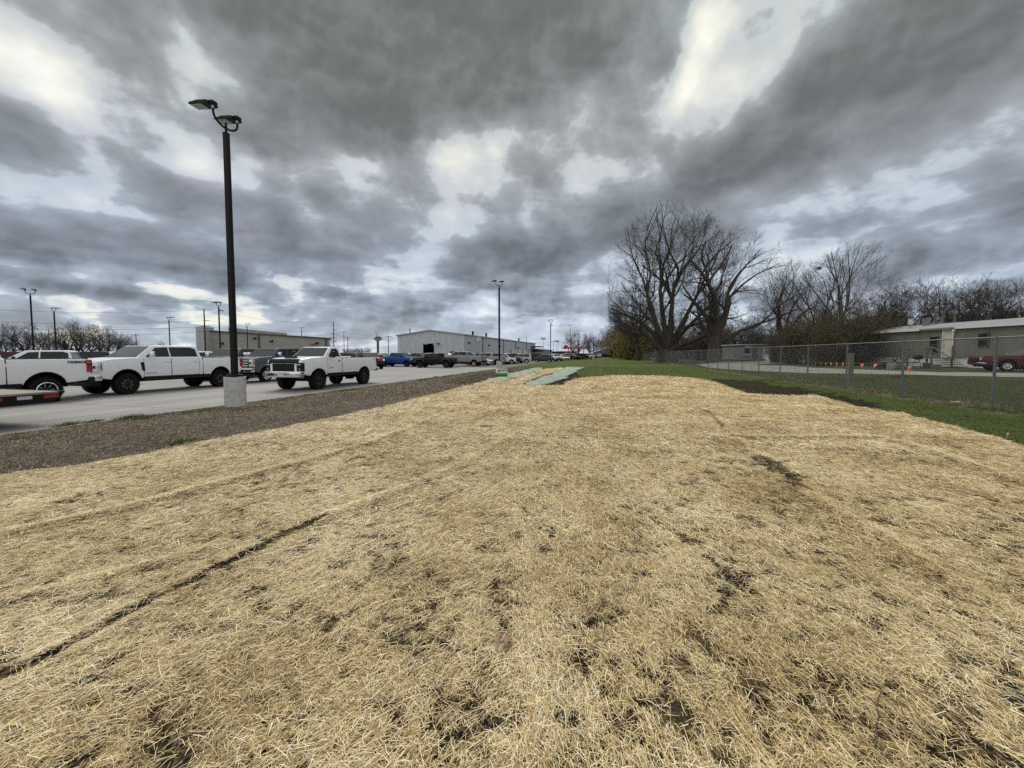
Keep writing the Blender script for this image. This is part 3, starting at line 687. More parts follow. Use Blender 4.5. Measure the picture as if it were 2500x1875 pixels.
def car(S, name, label, cat, group=None):
    """S: the specification of one vehicle; x forward, z up, origin on the ground mid wheelbase"""
    W, wb, r, zs = S['W'], S['wb'], S['r'], S['zs']; ra = S.get('ra', r+.07); ax = (wb/2, -wb/2)
    root = empty(name, (0, 0, 0), label=label, cat=cat, group=group); hi = S.get('hi', 1)
    # ---- body shell with cut arches
    top = S['top']; poly = [(x, z) for x, z in top]          # front to rear along the top
    bot = [(S['rear'][0], S['rear'][1])]
    def arch(cx):
        pts = []; zc = r+S.get('dz', .02)
        a0 = math.asin(max(-1, min(1, (zs-zc)/ra)))
        for k in range(11):
            a = math.pi-a0 - (math.pi-2*a0)*k/10
            pts.append((cx+ra*math.cos(a), zc+ra*math.sin(a)*S.get('asq', 1)))
        return pts
    bot += arch(ax[1]); bot += arch(ax[0]); bot += [(S['front'][0], S['front'][1])]
    poly += bot
    bm = bmesh.new(); h = W/2
    va = [bm.verts.new((x, -h, z)) for x, z in poly]; vb = [bm.verts.new((x, h, z)) for x, z in poly]
    n = len(poly)
    bm.faces.new(va); bm.faces.new(vb[::-1])
    for i in range(n): bm.faces.new((va[(i+1) % n], va[i], vb[i], vb[(i+1) % n]))
    bmesh.ops.recalc_face_normals(bm, faces=bm.faces)
    es = [e for e in bm.edges if abs(e.verts[0].co.y-e.verts[1].co.y) < .01 and e.calc_face_angle(0) > R(40)]
    bmesh.ops.bevel(bm, geom=es, offset=S.get('bev', .035), segments=3, affect='EDGES', profile=.55, clamp_overlap=True)
    xf = max(p[0] for p in poly); xr = min(p[0] for p in poly)
    for px_ in (xf-.55, xf-.22, xf-.07, xr+.25): bmesh.ops.bisect_plane(bm, geom=bm.verts[:]+bm.edges[:]+bm.faces[:], plane_co=(px_, 0, 0), plane_no=(1, 0, 0), dist=1e-4)
    zt_ = max(p[1] for p in top)
    for pz_ in (zt_-.28, zs+.22): bmesh.ops.bisect_plane(bm, geom=bm.verts[:]+bm.edges[:]+bm.faces[:], plane_co=(0, 0, pz_), plane_no=(0, 0, 1), dist=1e-4)
    nose = S.get('nose', .10)
    for v in bm.verts:
        k = 1.0
        q = (v.co.x-(xf-.55))/.55
        if q > 0: k -= nose*q**2.2
        q = ((xr+.25)-v.co.x)/.25
        if q > 0: k -= .04*q*q
        if v.co.z > zt_-.28+.001: k -= .035*(v.co.z-(zt_-.28))/.28        # shoulder leans in
        if v.co.z < zs+.22-.001: k -= .03*((zs+.22)-v.co.z)/.22
        v.co.y *= k
    me = bpy.data.meshes.new('body'); bm.to_mesh(me); bm.free(); me.materials.append(PAINT); me.shade_smooth(); me.set_sharp_from_angle(angle=R(32))
    body = bpy.data.objects.new('body', me); link(body, root)
    # ---- greenhouse
    c = S['cab']; zb = c[0][1]; zt = max(p[1] for p in c); hb = h-S.get('inb', .05); ht = h-S.get('int', .23)
    def yy(z): return hb+(ht-hb)*(z-zb)/(zt-zb)
    g = bmesh.new(); A = [g.verts.new((x, -yy(z), z)) for x, z in c]; B = [g.verts.new((x, yy(z), z)) for x, z in c]; n = len(c)
    g.faces.new(A); g.faces.new(B[::-1])
    for i in range(n): g.faces.new((A[(i+1) % n], A[i], B[i], B[(i+1) % n]))
    bmesh.ops.recalc_face_normals(g, faces=g.faces)
    bmesh.ops.bevel(g, geom=[e for e in g.edges if e.calc_face_angle(0) > R(20)], offset=.045, segments=3, affect='EDGES', profile=.6, clamp_overlap=True)
    me = bpy.data.meshes.new('cab'); g.to_mesh(me); g.free(); me.materials.append(PAINT); me.shade_smooth(); me.set_sharp_from_angle(angle=R(32))
    cab = bpy.data.objects.new('cab' if S.get('pickup') else 'roof', me); link(cab, root)
    def sidepl(nm, pts, s, t0, t1, mat, par, yfn=None):
        yf = yfn or yy; n = len(pts); vs = [(x, s*(yf(z)+t0), z) for x, z in pts]+[(x, s*(yf(z)+t1), z) for x, z in pts]
        b = MB(); b.add(vs, [tuple(range(n)), tuple(range(n, 2*n))[::-1]]+[(i, (i+1) % n, (i+1) % n+n, i+n) for i in range(n)])
        return b.build(nm, mat, par)
    for wpts in S['wins']:
        for s in (-1, 1): sidepl('window', wpts, s, -.02, .006, GLASS, root)
    # windshield and rear window lie on the raked faces
    def rake(nm, a, b_, ins, mat, top_in=.05):
        (x0, z0), (x1, z1) = a, b_; d = Vector((x1-x0, 0, z1-z0)); nrm = Vector((-d.z, 0, d.x)).normalized()
        if nrm.x*(1 if nm == 'windshield' else -1) < 0: nrm = -nrm
        vs = []
        for f, o in ((ins, 0), (1-top_in, 0)):
            p = Vector((x0, 0, z0))+d*f
            for s in (-1, 1):
                for tt in (-.015, .007): vs.append(p+nrm*tt+Vector((0, s*(yy(p.z)-.055), 0)))
        b = MB(); b.add(vs, [(1,3,7,5), (0,4,6,2), (0,1,5,4), (2,6,7,3), (0,2,3,1), (4,5,7,6)]); return b.build(nm, mat, root)
    rake('windshield', c[0], c[1], .05, WSG, .06)
    if S.get('rearwin', 1): rake('rear_window', c[-1], c[-2], S.get('rwb', .12), GLASS, .10)
    # ---- wells, underside
    for x0 in ax:
        for s in (-1, 1):
            wl = MB()
            pr = [(x0+(ra-.004)*math.cos(a), r+S.get('dz', .02)+(ra-.004)*math.sin(a)*S.get('asq', 1)) for a in [math.pi*k/12 for k in range(13)]]
            vs = []; 
            for yq in (h*.955, h-.42):
                vs += [(x, s*yq, z) for x, z in pr]
            wl.add(vs, [(i, i+1, i+14, i+13) for i in range(12)]+[tuple(range(13, 26))])
            wl.build('wheel_well', WELL, root)
    u = MB(); u.box((0, 0, zs+.02), (xf-xr-.5, W-.62, .16)); u.box((0, 0, zs-.10), (wb*.75, .35, .18))
    for x0 in ax: u.tube([(x0, -h+.25, r), (x0, h-.25, r)], .06, 6)
    u.box((ax[1]-.02, 0, r), (.3, .34, .3)); u.build('underbody', UND, root)
    if hi > 0:
        for x0 in ax:
            for s in (-1, 1): put_wheel(root, x0, s*(h-S['tw']/2+S.get('wo', -.02)), r, S['tw'], S['rim'])
    # ---- bumpers
    bc = {'chrome': CHR, 'black': BLK, 'paint': PAINT, 'none': None}
    fb = S.get('fb', ('black', .20, .62, .26)); rb_ = S.get('rb', ('black', .14, .62, .20))
    for nm, (bt, ext, zc, hh), xe, sg in (('front_bumper', fb, S['front'][0], 1), ('rear_bumper', rb_, S['rear'][0], -1)):
        if bt == 'none': continue
        b = MB(); k = .10
        y1 = h-.01; y2 = h-.22
        pts = [(xe-sg*.10, -y1), (xe+sg*(ext-k), -y1+.01), (xe+sg*ext, -y2), (xe+sg*ext, y2), (xe+sg*(ext-k), y1-.01), (xe-sg*.10, y1)]
        vs = [(x, y, zc-hh/2) for x, y in pts]+[(x, y, zc+hh/2) for x, y in pts]; n = 6
        b.add(vs, [tuple(range(n)), tuple(range(n, 2*n))[::-1]]+[(i, (i+1) % n, (i+1) % n+n, i+n) for i in range(n)])
        bo = b.build(nm, bc[bt], root, bevel=.03, smooth=30)
        if nm == 'front_bumper' and S.get('fog'):
            f = MB(); f.box((xe+ext-.0, 0, zc-.0), (.03, W*.52, hh*.42)); f.build('bumper_inlet', BLK, bo, bevel=.008)
            for s in (-1, 1): f = MB(); f.box((xe+ext-.045, s*(h-.32), zc-.01), (.05, .16, hh*.4)); f.build('fog_light', BLK, bo, bevel=.01)
        if S.get('plate') and nm == 'front_bumper':
            f = MB(); f.box((xe+ext+.012, 0, zc+.02), (.012, .31, .155)); pl = f.build('license_plate', WHT, bo)
            text_mesh('plate_number', 'KM352', .085, INK, bo, (xe+ext+.0195, 0, zc+.02), (R(90), 0, R(90)), .001)
    if S.get('air', 0):
        b = MB(); b.box((S['front'][0]+.02, 0, zs-.14), (.28, W-.35, .20), top=(1, 1.06)); b.build('air_dam', BLK, root, bevel=.02)
    # ---- lights and grille
    G = S.get('grille')
    if G:
        gx, gz, gw, gh, st = G
        b = MB(); b.box((gx, 0, gz), (.05, gw, gh)); go = b.build('grille', SATB, root, bevel=.012)
        b = MB()
        if st == 'bars':
            for k in range(3):
                z = gz+gh*(.34-.34*k); b.box((gx+.035, 0, z), (.035, gw*1.0, gh*.115))
                b.box((gx+.03, 0, z-gh*.10), (.03, gw*.9, gh*.03))
            b.build('grille_bar', CHR, go, bevel=.008)
        elif st == 'mesh':
            for k in range(4):
                for j in range(9): b.box((gx+.028, (j-4)*gw/9.3, gz+gh*(.3-.2*k)), (.012, gw*.055, gh*.05))
            b.box((gx+.026, 0, gz), (.004, gw*.96, gh*.92)); b.build('grille_mesh', BLK, go)
        elif st == 'slots':
            for j in range(7): b.box((gx+.03, (j-3)*gw/7.4, gz), (.02, gw*.05, gh*.8))
            b.box((gx+.026, 0, gz), (.004, gw*.96, gh*.86)); b.build('grille_slot', BLK, go)
        elif st == 'two':
            b.box((gx+.03, 0, gz+gh*.12), (.03, gw*.98, gh*.12)); b.build('grille_bar', BLK if S.get('darkbar') else RIMS, go)
    for (lx, ly, lz, dx, dy, dz_, st) in S.get('heads', []):
        for s in (-1, 1):
            b = MB(); b.box((lx, s*ly, lz), (dx, dy, dz_)); ho = b.build('headlight', HLG if st != 'dark' else SATB, root, bevel=.02, smooth=30)
            if st == 'c':
                b = MB(); b.box((lx+.006, s*(ly-.02), lz), (dx, dy*.62, dz_*.26)); b.build('headlight_bezel', SATB, ho)
                b = MB(); b.box((lx-.05, s*(ly+dy/2+.004), lz+.02), (.03, .02, dz_*.6)); b.build('marker_lamp', REDL, ho)
            if st == 'dark':
                b = MB(); b.box((lx+.006, s*ly, lz+dz_*.30), (dx, dy*.8, dz_*.10)); b.build('lamp_lens', HLG, ho); b = MB(); b.box((lx+.006, s*(ly+.02), lz-dz_*.22), (dx, dy*.36, dz_*.22)); b.build('lamp_lens', LENS2, ho)
                b = MB(); b.box((lx+.02, s*(ly-dy*.72), lz-.10), (dx, .11, dz_*1.15)); b.build('fascia', PAINT, ho, bevel=.02)
    for (lx, ly, lz, dx, dy, dz_) in S.get('tails', []):
        for s in (-1, 1):
            b = MB(); b.box((lx, s*ly, lz), (dx, dy, dz_)); to = b.build('tail_light', REDL, root, bevel=.02, smooth=30)
            if hi > 1: b = MB(); b.box((lx-.004, s*(ly+.004), lz+dz_*.12), (dx, dy, dz_*.12)); b.build('lens_band', SATB, to)
    # ---- doors, handles, mirrors
    if hi > 1:
        def ysh(z):
            k = 1.0
            if z > zt_-.28: k -= .035*(z-(zt_-.28))/.28
            if z < zs+.22: k -= .03*((zs+.22)-z)/.22
            return h*k
        for (x0, x1) in S['doors']:
            zd0, zd1 = zs+.06, S.get('doorz', zt_)-.02
            for s in (-1, 1):
                pts = [(x0, zd0), (x0, (zd0+zd1)/2), (x0, zt_-.28), (x0, zd1), (x1, zd1), (x1, zt_-.28), (x1, (zd0+zd1)/2), (x1, zd0)]
                sm = MB(); n = 8
                def strip(xa, xb, za, zb2, t): 
                    zz = [za, zb2] if zb2-za < .3 else [za, zs+.22, zt_-.28, zb2]
                    for q0, q1 in zip(zz, zz[1:]):
                        sm.add([(xa, s*(ysh(q0)+t), q0), (xb, s*(ysh(q0)+t), q0), (xb, s*(ysh(q1)+t), q1), (xa, s*(ysh(q1)+t), q1)], [(0, 1, 2, 3)])
                for xx in (x0, x1): strip(xx-.006, xx+.006, zd0, zd1, .0025)
                strip(x0, x1, zd0-.004, zd0+.008, .0025)
                d = sm.build('door', SATB, root, fix=False)
                hz = S.get('hz', zt_-.20); hx = min(x0, x1)+.17
                b = MB(); b.box((hx, s*(ysh(hz)+.022), hz), (.20, .022, .035)); b.build('handle', S.get('hmat', PAINT), d, bevel=.008)
        # body crease and rocker
        for s in (-1, 1):
            b = MB(); b.box(((ax[0]+ax[1])/2, s*(h*.972-.01), zs+.02), (wb-2*ra-.04, .045, .07)); b.build('rocker_trim', BLK, root, bevel=.01)
    if S.get('bed'):
        x0, x1 = S['bed']
        zr = S['bedz']
        b = MB(); b.box(((x0+x1)/2, 0, zr+.004), (abs(x1-x0)-.16, W-.30, .012)); b.build('bed_liner', SATB, root)
        for s in (-1, 1): b = MB(); b.box(((x0+x1)/2, s*(h-.105), zr+.012), (abs(x1-x0)-.06, .10, .024)); b.build('bed_rail', SATB, root, bevel=.006)
        if hi > 1:
            for s in (-1, 1):
                b = MB()
                for q0, q1 in ((zs+.0, zt_-.28), (zt_-.28, zr)): 
                    y0 = h*(1-.0); y1 = h*(1-.035*max(0, q1-(zt_-.28))/.28)
                    b.box((x0+.012, s*(y0+y1)/2*.998, (q0+q1)/2), (.022, .012, q1-q0))
                b.box((x0+.012, s*(h-.10), zr-.02), (.03, .14, .05))
                b.build('bed_gap', SATB, root)
    ms = S.get('mir')
    if ms:
        mx, mz, mw, mh, mm = ms
        for s in (-1, 1):
            b = MB(); b.box((mx, s*(h+.13+mw*.2), mz), (.10, mw, mh)); mo = b.build('mirror', mm, root, bevel=.03, smooth=30)
            b = MB(); b.box((mx, s*(h+.03), mz-mh*.30), (.06, .20, .05)); b.build('mirror_arm', SATB, mo)
    if S.get('steps'):
        for s in (-1, 1): b = MB(); b.tube([(ax[0]-ra-.05, s*(h-.02), zs-.07), (ax[1]+ra+.05, s*(h-.02), zs-.07)], .04, 8); b.build('running_board', BLK, root)
    if S.get('flare'):
        for x0 in ax:
            for s in (-1, 1):
                b = MB(); ro, ri = ra+.055, ra-.012; vs = []; m_ = 16; a0 = R(-8)
                for k in range(m_+1):
                    a = a0+(math.pi-2*a0)*k/m_
                    for rr, yv in ((ri, h-.02), (ri, h+.035), (ro, h+.02), (ro, h-.03)): vs.append((x0+rr*math.cos(a), s*yv, r+S.get('dz', .02)+rr*math.sin(a)*S.get('asq', 1)))
                b.add(vs, [(4*i+q, 4*i+(q+1) % 4, 4*i+4+(q+1) % 4, 4*i+4+q) for i in range(m_) for q in range(4)])
                b.build('fender_flare', PAINT if S['flare'] == 'paint' else BLK, root, smooth=40)
    return root
def side_text(root, s, x, z, size, mat, W, side=1, shear=.0, squash=1.0, bold=.0, name='badge'):
    # side=-1 is the right flank as driven
    rot = (R(90), 0, 0) if side < 0 else (R(90), 0, R(180))
    return text_mesh(name, s, size, mat, root, (x, side*(W/2*.992+.010), z), rot, .003, shear, squash, bold)

def hd_crew(**k):
    d = dict(hi=2, pickup=1, W=2.03, wb=4.06, r=.43, tw=.30, ra=.53, zs=.66, dz=.06, rim='dark', bev=.04,
        top=[(2.99, 1.02), (2.985, 1.34), (2.90, 1.43), (2.55, 1.50), (1.72, 1.56), (-1.10, 1.55), (-1.12, 1.52), (-3.20, 1.52), (-3.235, 1.48)],
        rear=(-3.25, .74), front=(2.97, .74),
        cab=[(1.70, 1.53), (.98, 2.08), (-.72, 2.10), (-.98, 2.04), (-1.08, 1.53)],
        wins=[[(1.32, 1.58), (.86, 1.99), (.36, 2.02), (.36, 1.58)], [(.30, 1.58), (.30, 2.02), (-.66, 2.02), (-.86, 1.94), (-.90, 1.58)]],
        doors=[(.34, 1.42), (-.93, .32)], bed=(-1.12, -3.22), bedz=1.52, hz=1.36, hmat=CHR,
        grille=(2.985, 1.17, 1.36, .42, 'bars'), heads=[(2.93, .86, 1.17, .20, .24, .42, 'c')], tails=[(-3.19, .965, 1.26, .16, .13, .46)],
        fb=('chrome', .24, .76, .26), rb=('black', .20, .74, .20), fog=1, air=1, mir=(1.22, 1.70, .24, .26, CHR), steps=1)
    d.update(k); return d
def reg_cab(**k):
    d = dict(hi=2, pickup=1, W=2.02, wb=3.60, r=.44, tw=.31, ra=.56, zs=.70, dz=.06, asq=.93, rim='dark',
        top=[(2.86, 1.05), (2.86, 1.36), (2.78, 1.44), (2.35, 1.52), (1.40, 1.58), (.10, 1.55), (.08, 1.51), (-3.0, 1.51), (-3.03, 1.47)],
        rear=(-3.06, .80), front=(2.84, .80),
        cab=[(1.42, 1.54), (.78, 2.06), (.26, 2.08), (.14, 2.02), (.09, 1.54)],
        wins=[[(1.08, 1.58), (.68, 1.97), (.36, 1.99), (.26, 1.90), (.22, 1.58)]],
        doors=[(.20, 1.20)], bed=(.08, -3.0), bedz=1.51, hz=1.36, hmat=SATB,
        grille=(2.86, 1.08, 1.20, .36, 'mesh'), heads=[(2.78, .85, 1.10, .20, .26, .40, 'dark')], tails=[(-3.0, .95, 1.30, .12, .14, .36)],
        fb=('chrome', .22, .78, .28), rb=('chrome', .20, .80, .18), plate=1, air=0, mir=(1.00, 1.68, .20, .30, SATB), steps=1, wo=.03)
    d.update(k); return d
def half_ton(**k):
    d = dict(hi=1, pickup=1, W=2.02, wb=3.68, r=.40, tw=.27, ra=.47, zs=.52, rim='star',
        top=[(2.62, .85), (2.61, 1.18), (2.50, 1.26), (1.55, 1.35), (-1.02, 1.36), (-1.04, 1.33), (-2.86, 1.36), (-2.90, 1.32)],
        rear=(-2.92, .58), front=(2.60, .58),
        cab=[(1.56, 1.34), (.78, 1.90), (-.62, 1.92), (-.86, 1.87), (-1.0, 1.34)],
        wins=[[(1.16, 1.39), (.66, 1.80), (.28, 1.83), (.28, 1.39)], [(.22, 1.39), (.22, 1.83), (-.60, 1.84), (-.80, 1.76), (-.85, 1.39)]],
        doors=[], bed=(-1.04, -2.86), bedz=1.345, grille=(2.62, 1.0, 1.30, .34, 'two'), heads=[(2.58, .84, 1.04, .16, .28, .24, 'p')], tails=[(-2.86, .95, 1.12, .10, .13, .38)],
        fb=('black', .14, .62, .24), rb=('chrome', .14, .62, .18), mir=(1.08, 1.48, .20, .20, SATB))
    d.update(k); return d
def suv(**k):
    d = dict(hi=1, W=1.98, wb=2.98, r=.38, tw=.26, ra=.45, zs=.42, rim='silver', inb=.05, int=.21,
        top=[(2.38, .74), (2.36, 1.02), (2.22, 1.10), (1.25, 1.20), (-2.40, 1.22), (-2.46, 1.12)],
        rear=(-2.48, .44), front=(2.36, .44),
        cab=[(1.26, 1.18), (.52, 1.76), (-1.9, 1.80), (-2.18, 1.74), (-2.40, 1.18)],
        wins=[[(.90, 1.23), (.42, 1.66), (.05, 1.69), (.05, 1.23)], [(0, 1.23), (0, 1.69), (-.90, 1.70), (-.90, 1.23)], [(-.98, 1.23), (-.98, 1.70), (-1.90, 1.69), (-2.08, 1.26)]],
        doors=[], grille=(2.38, .86, 1.1, .28, 'two'), heads=[(2.33, .80, .92, .16, .30, .17, 'p')], tails=[(-2.42, .92, 1.10, .12, .12, .30)],
        fb=('black', .08, .54, .20), rb=('black', .08, .54, .20), mir=(.80, 1.30, .18, .15, PAINT))
    d.update(k); return d
def crossover(**k):
    return suv(W=1.86, wb=2.70, r=.35, ra=.41, zs=.36,
        top=[(2.20, .70), (2.12, .92), (1.90, 1.0), (1.05, 1.10), (-2.05, 1.12), (-2.18, 1.0)], rear=(-2.20, .38), front=(2.16, .38),
        cab=[(1.10, 1.08), (.30, 1.58), (-.9, 1.63), (-1.55, 1.56), (-2.08, 1.08)],
        wins=[[(.72, 1.12), (.22, 1.50), (-.10, 1.52), (-.10, 1.12)], [(-.15, 1.12), (-.15, 1.53), (-.88, 1.53), (-.92, 1.12)], [(-.98, 1.13), (-.95, 1.53), (-1.46, 1.47), (-1.72, 1.16)]],
        grille=(2.18, .70, .9, .22, 'two'), heads=[(2.08, .76, .80, .20, .26, .13, 'p')], tails=[(-2.12, .84, .95, .12, .14, .2)], mir=(.66, 1.18, .18, .14, PAINT), **k)
def sedan(**k):
    return suv(W=1.82, wb=2.70, r=.32, ra=.37, zs=.30,
        top=[(2.25, .60), (2.18, .74), (2.0, .82), (1.10, .95), (-1.55, 1.02), (-2.15, 1.0), (-2.22, .92)], rear=(-2.26, .34), front=(2.2, .32),
        cab=[(1.12, .93), (.30, 1.40), (-.55, 1.45), (-.95, 1.40), (-1.70, 1.0)],
        wins=[[(.74, .99), (.22, 1.33), (-.18, 1.36), (-.18, .99)], [(-.24, .99), (-.24, 1.36), (-.85, 1.33), (-1.18, 1.02)]],
        grille=(2.22, .60, .8, .16, 'two'), heads=[(2.10, .72, .68, .20, .28, .12, 'p')], tails=[(-2.18, .74, .88, .12, .24, .14)], mir=(.66, 1.04, .16, .12, PAINT), **k)

WHITE = (.78, .79, .80); GRAY = (.085, .10, .125); DGRAY = (.035, .040, .047); SILV = (.38, .40, .42); BLACK = (.0035, .0035, .004)
RED = (.20, .012, .018); BLUE = (.012, .062, .27); LGRAY = (.30, .315, .31); MAROON = (.09, .008, .012); NAVY = (.012, .025, .07); BONE = (.5, .5, .46)
LOT = -.2+.010
THL = math.atan2(-1, -SL)                    # parked along the lot edge, nose towards the camera
def put(o, x, y, th, col=None):
    o.location = (x, y, H(x, y)+(.006 if x-SL*y > -12.6 or y > 49 else .010)); o.rotation_euler = (0, 0, th)
    if col: recolor(o, col)
    return o
def near_wheel(o, px, Y, wb, W, th, col, front=True, side=None):
    """stand the vehicle so its camera-side front (or rear) wheel is seen at px, at depth Y"""
    X = (px-1250)/FPX*Y; f = Vector((math.cos(th), math.sin(th))); l = Vector((-f.y, f.x))
    c = Vector((X, Y)) - f*(wb/2 if front else -wb/2)
    if side is None: side = 1 if l.dot(Vector((-X, -Y))) > 0 else -1
    c = c - l*side*(W/2-.12)
    return put(o, c.x, c.y, th, col)
def hero():
    S = hd_crew(rim='lace', r=.44, ra=.56, dz=.08, flare=None, hmat=PAINT)
    t1 = car(S, 'pickup_truck', 'white pickup cut by the left frame edge, black tyred rear end above the trailer', 'pickup truck')
    side_text(t1, 'TREMOR', -2.85, 1.40, .115, INK, 2.03, 1, .25, 1.25, .004, 'lettering')
    for x, y in ((2.03, 1), (-2.03, 1)):
        b = MB(); b.lathe([(.245, 0), (.262, .012), (.280, 0)], 32, 'Y', Matrix.Translation((x, 1.025, .44))); b.build('rim_ring', CHR, t1, smooth=60)
    near_wheel(t1, 106, 13.4, 4.06, 2.03, THL, WHITE, front=False)
    S = hd_crew(r=.44, ra=.55, dz=.08)
    t2 = car(S, 'pickup_truck', 'white crew cab pickup with chrome grille and bumper, behind the near lamp post', 'pickup truck')
    near_wheel(t2, 306, 16.2, 4.06, 2.03, THL, WHITE)
    b = MB(); b.prism([(1.56, 1.34), (1.44, 1.36), (1.40, .98), (1.50, .98)], .02, Matrix.Translation((0, 1.022, 0))); b.build('fender_vent', SATB, t2)
    side_text(t2, 'POWER STROKE', 1.15, .86, .055, INK, 2.03, 1)
    side_text(t2, 'FX4', -2.95, 1.40, .10, INK, 2.03, 1, .2)
    for y in (-.5, -.25, 0, .25, .5): b = MB(); b.box((.80, y, 2.105), (.08, .06, .02)); b.build('roof_marker_light', SATB, t2)
    S = reg_cab()
    t3 = car(S, 'pickup_truck', 'white regular cab pickup with black hood scoop and black grille, right of the lamp post', 'pickup truck')
    near_wheel(t3, 774, 18.5, 3.6, 2.02, THL, (.82, .83, .84))
    b = MB(); b.box((2.80, 0, 1.43), (.20, 1.62, .10), top=(.5, .97)); b.box((2.88, 0, 1.335), (.07, 1.58, .10)); b.build('bug_shield', SATB, t3, bevel=.02)
    b = MB(); b.box((2.15, 0, 1.555), (.60, .80, .07), top=(.7, .8)); hs = b.build('hood_scoop', PAINT, t3, bevel=.02); hs.color = (*WHITE, 1)
    b = MB(); b.box((2.43, 0, 1.57), (.10, .66, .05)); b.build('scoop_inlet', SATB, hs)
    b = MB(); b.box((2.875, -.42, 1.12), (.02, .10, .04)); b.build('badge', CHR, t3)
    side_text(t3, '2500 HD', .95, 1.02, .07, INK, 2.02, 1, .15); side_text(t3, '4X4', -2.72, 1.42, .08, INK, 2.02, 1, .2)
    b = MB(); b.box((-3.3, 0, .66), (.3, .1, .08)); b.build('tow_hitch', SATB, t3)
    S = hd_crew(rim='chrome', r=.42, ra=.51, zs=.58, dz=.05)
    t5 = car(S, 'pickup_truck', 'slate grey crew cab pickup with chrome grille, parked between the two white pickups', 'pickup truck')
    near_wheel(t5, 648, 23.6, 4.06, 2.03, THL, GRAY)
    t6 = copy_tree(t5); t6['label'] = 'dark grey pickup facing the camera, seen over the white bed behind the lamp post'
    put(t6, -19.6, 27.5, THL+.35, DGRAY)
    return t5
HD0 = hero()
PR = {}
def protos():
    mk = lambda S, n, c: car(S, n, 'x', c)
    PR['half'] = mk(half_ton(), 'pickup_truck', 'pickup truck')
    PR['cap'] = mk(half_ton(cab=[(1.56, 1.34), (.78, 1.90), (-.62, 1.92), (-2.6, 1.90), (-2.84, 1.34)], rim='star', bed=None, r=.42, ra=.49,
        wins=[[(1.16, 1.39), (.66, 1.80), (.28, 1.83), (.28, 1.39)], [(.22, 1.39), (.22, 1.83), (-.60, 1.84), (-.80, 1.76), (-.85, 1.39)], [(-1.15, 1.42), (-1.15, 1.82), (-2.5, 1.80), (-2.66, 1.42)]]), 'pickup_truck', 'pickup truck')
    PR['suv'] = mk(suv(), 'suv', 'suv')
    PR['bigsuv'] = mk(suv(W=2.02, wb=3.3, zs=.45, r=.40, ra=.47, top=[(2.62, .8), (2.6, 1.10), (2.45, 1.19), (1.45, 1.28), (-2.62, 1.30), (-2.70, 1.2)], rear=(-2.72, .48), front=(2.6, .48),
        cab=[(1.46, 1.26), (.75, 1.86), (-2.1, 1.90), (-2.38, 1.84), (-2.62, 1.26)],
        wins=[[(1.10, 1.31), (.64, 1.76), (.2, 1.79), (.2, 1.31)], [(.12, 1.31), (.12, 1.79), (-.90, 1.80), (-.90, 1.31)], [(-.98, 1.31), (-.98, 1.80), (-2.1, 1.79), (-2.28, 1.34)]],
        grille=(2.62, .95, 1.2, .32, 'two'), heads=[(2.57, .82, 1.02, .16, .28, .2, 'p')], tails=[(-2.66, .94, 1.2, .12, .12, .4)], mir=(1.0, 1.4, .18, .16, PAINT)), 'suv', 'suv')
    PR['cross'] = mk(crossover(), 'suv', 'suv')
    PR['sedan'] = mk(sedan(), 'sedan', 'car')
    # black boxy pickup with standing fenders and round lamps
    S = dict(hi=2, pickup=1, W=1.75, wb=3.49, r=.42, tw=.28, ra=.50, zs=.60, dz=.05, rim='star', nose=.12, inb=.02, int=.12, wo=.06,
        top=[(2.28, .95), (2.27, 1.20), (2.20, 1.27), (1.30, 1.33), (-.98, 1.33), (-1.0, 1.28), (-2.62, 1.28), (-2.64, 1.24)], rear=(-2.66, .66), front=(2.26, .72),
        cab=[(1.22, 1.31), (.86, 1.82), (-.80, 1.85), (-.92, 1.80), (-.96, 1.31)],
        wins=[[(.98, 1.36), (.76, 1.76), (.20, 1.77), (.20, 1.36)], [(.10, 1.36), (.10, 1.77), (-.74, 1.77), (-.80, 1.36)]],
        doors=[(.16, 1.02), (-.82, .12)], bed=(-1.0, -2.62), bedz=1.28, hz=1.15, hmat=SATB, grille=(2.29, 1.05, .9, .34, 'slots'), heads=[(2.30, .56, 1.08, .06, .2, .2, 'p')],
        tails=[(-2.62, .80, 1.08, .10, .14, .26)], fb=('black', .35, .70, .16), rb=('black', .16, .68, .18), mir=(.95, 1.42, .18, .22, SATB), flare='black')
    g = car(S, 'pickup_truck', 'black boxy four door pickup with flat fenders, parked side on before the shed', 'pickup truck')
    fm = simple('fender_plastic', (.05, .052, .056), .6)
    for x0 in (1.745, -1.745):
        for s in (-1, 1): b = MB(); b.prism([(x0+.66, .86), (x0+.36, 1.10), (x0-.34, 1.10), (x0-.66, .80), (x0-.60, .78), (x0-.30, 1.04), (x0+.32, 1.04), (x0+.60, .80)], .22, Matrix.Translation((0, s*.93, 0))); b.build('flat_fender', fm, g)
    PR['jeep'] = g
protos()
USED = set()
def lot_car(kind, px, Y, th, col, label, group=None, wh=None):
    o = PR[kind]
    if kind in USED: o = copy_tree(o)
    USED.add(kind)
    if label: o['label'] = label
    if group: o['group'] = group
    elif 'group' in o: del o['group']
    X = (px-1250)/FPX*Y; return put(o, X, Y, th, col)
DL = math.atan2(-.6, -.8); LEFT = math.atan2(SL, -1); RIGHT = math.atan2(-SL, 1)
g2 = 'vehicles parked in rows on the dealership lot'
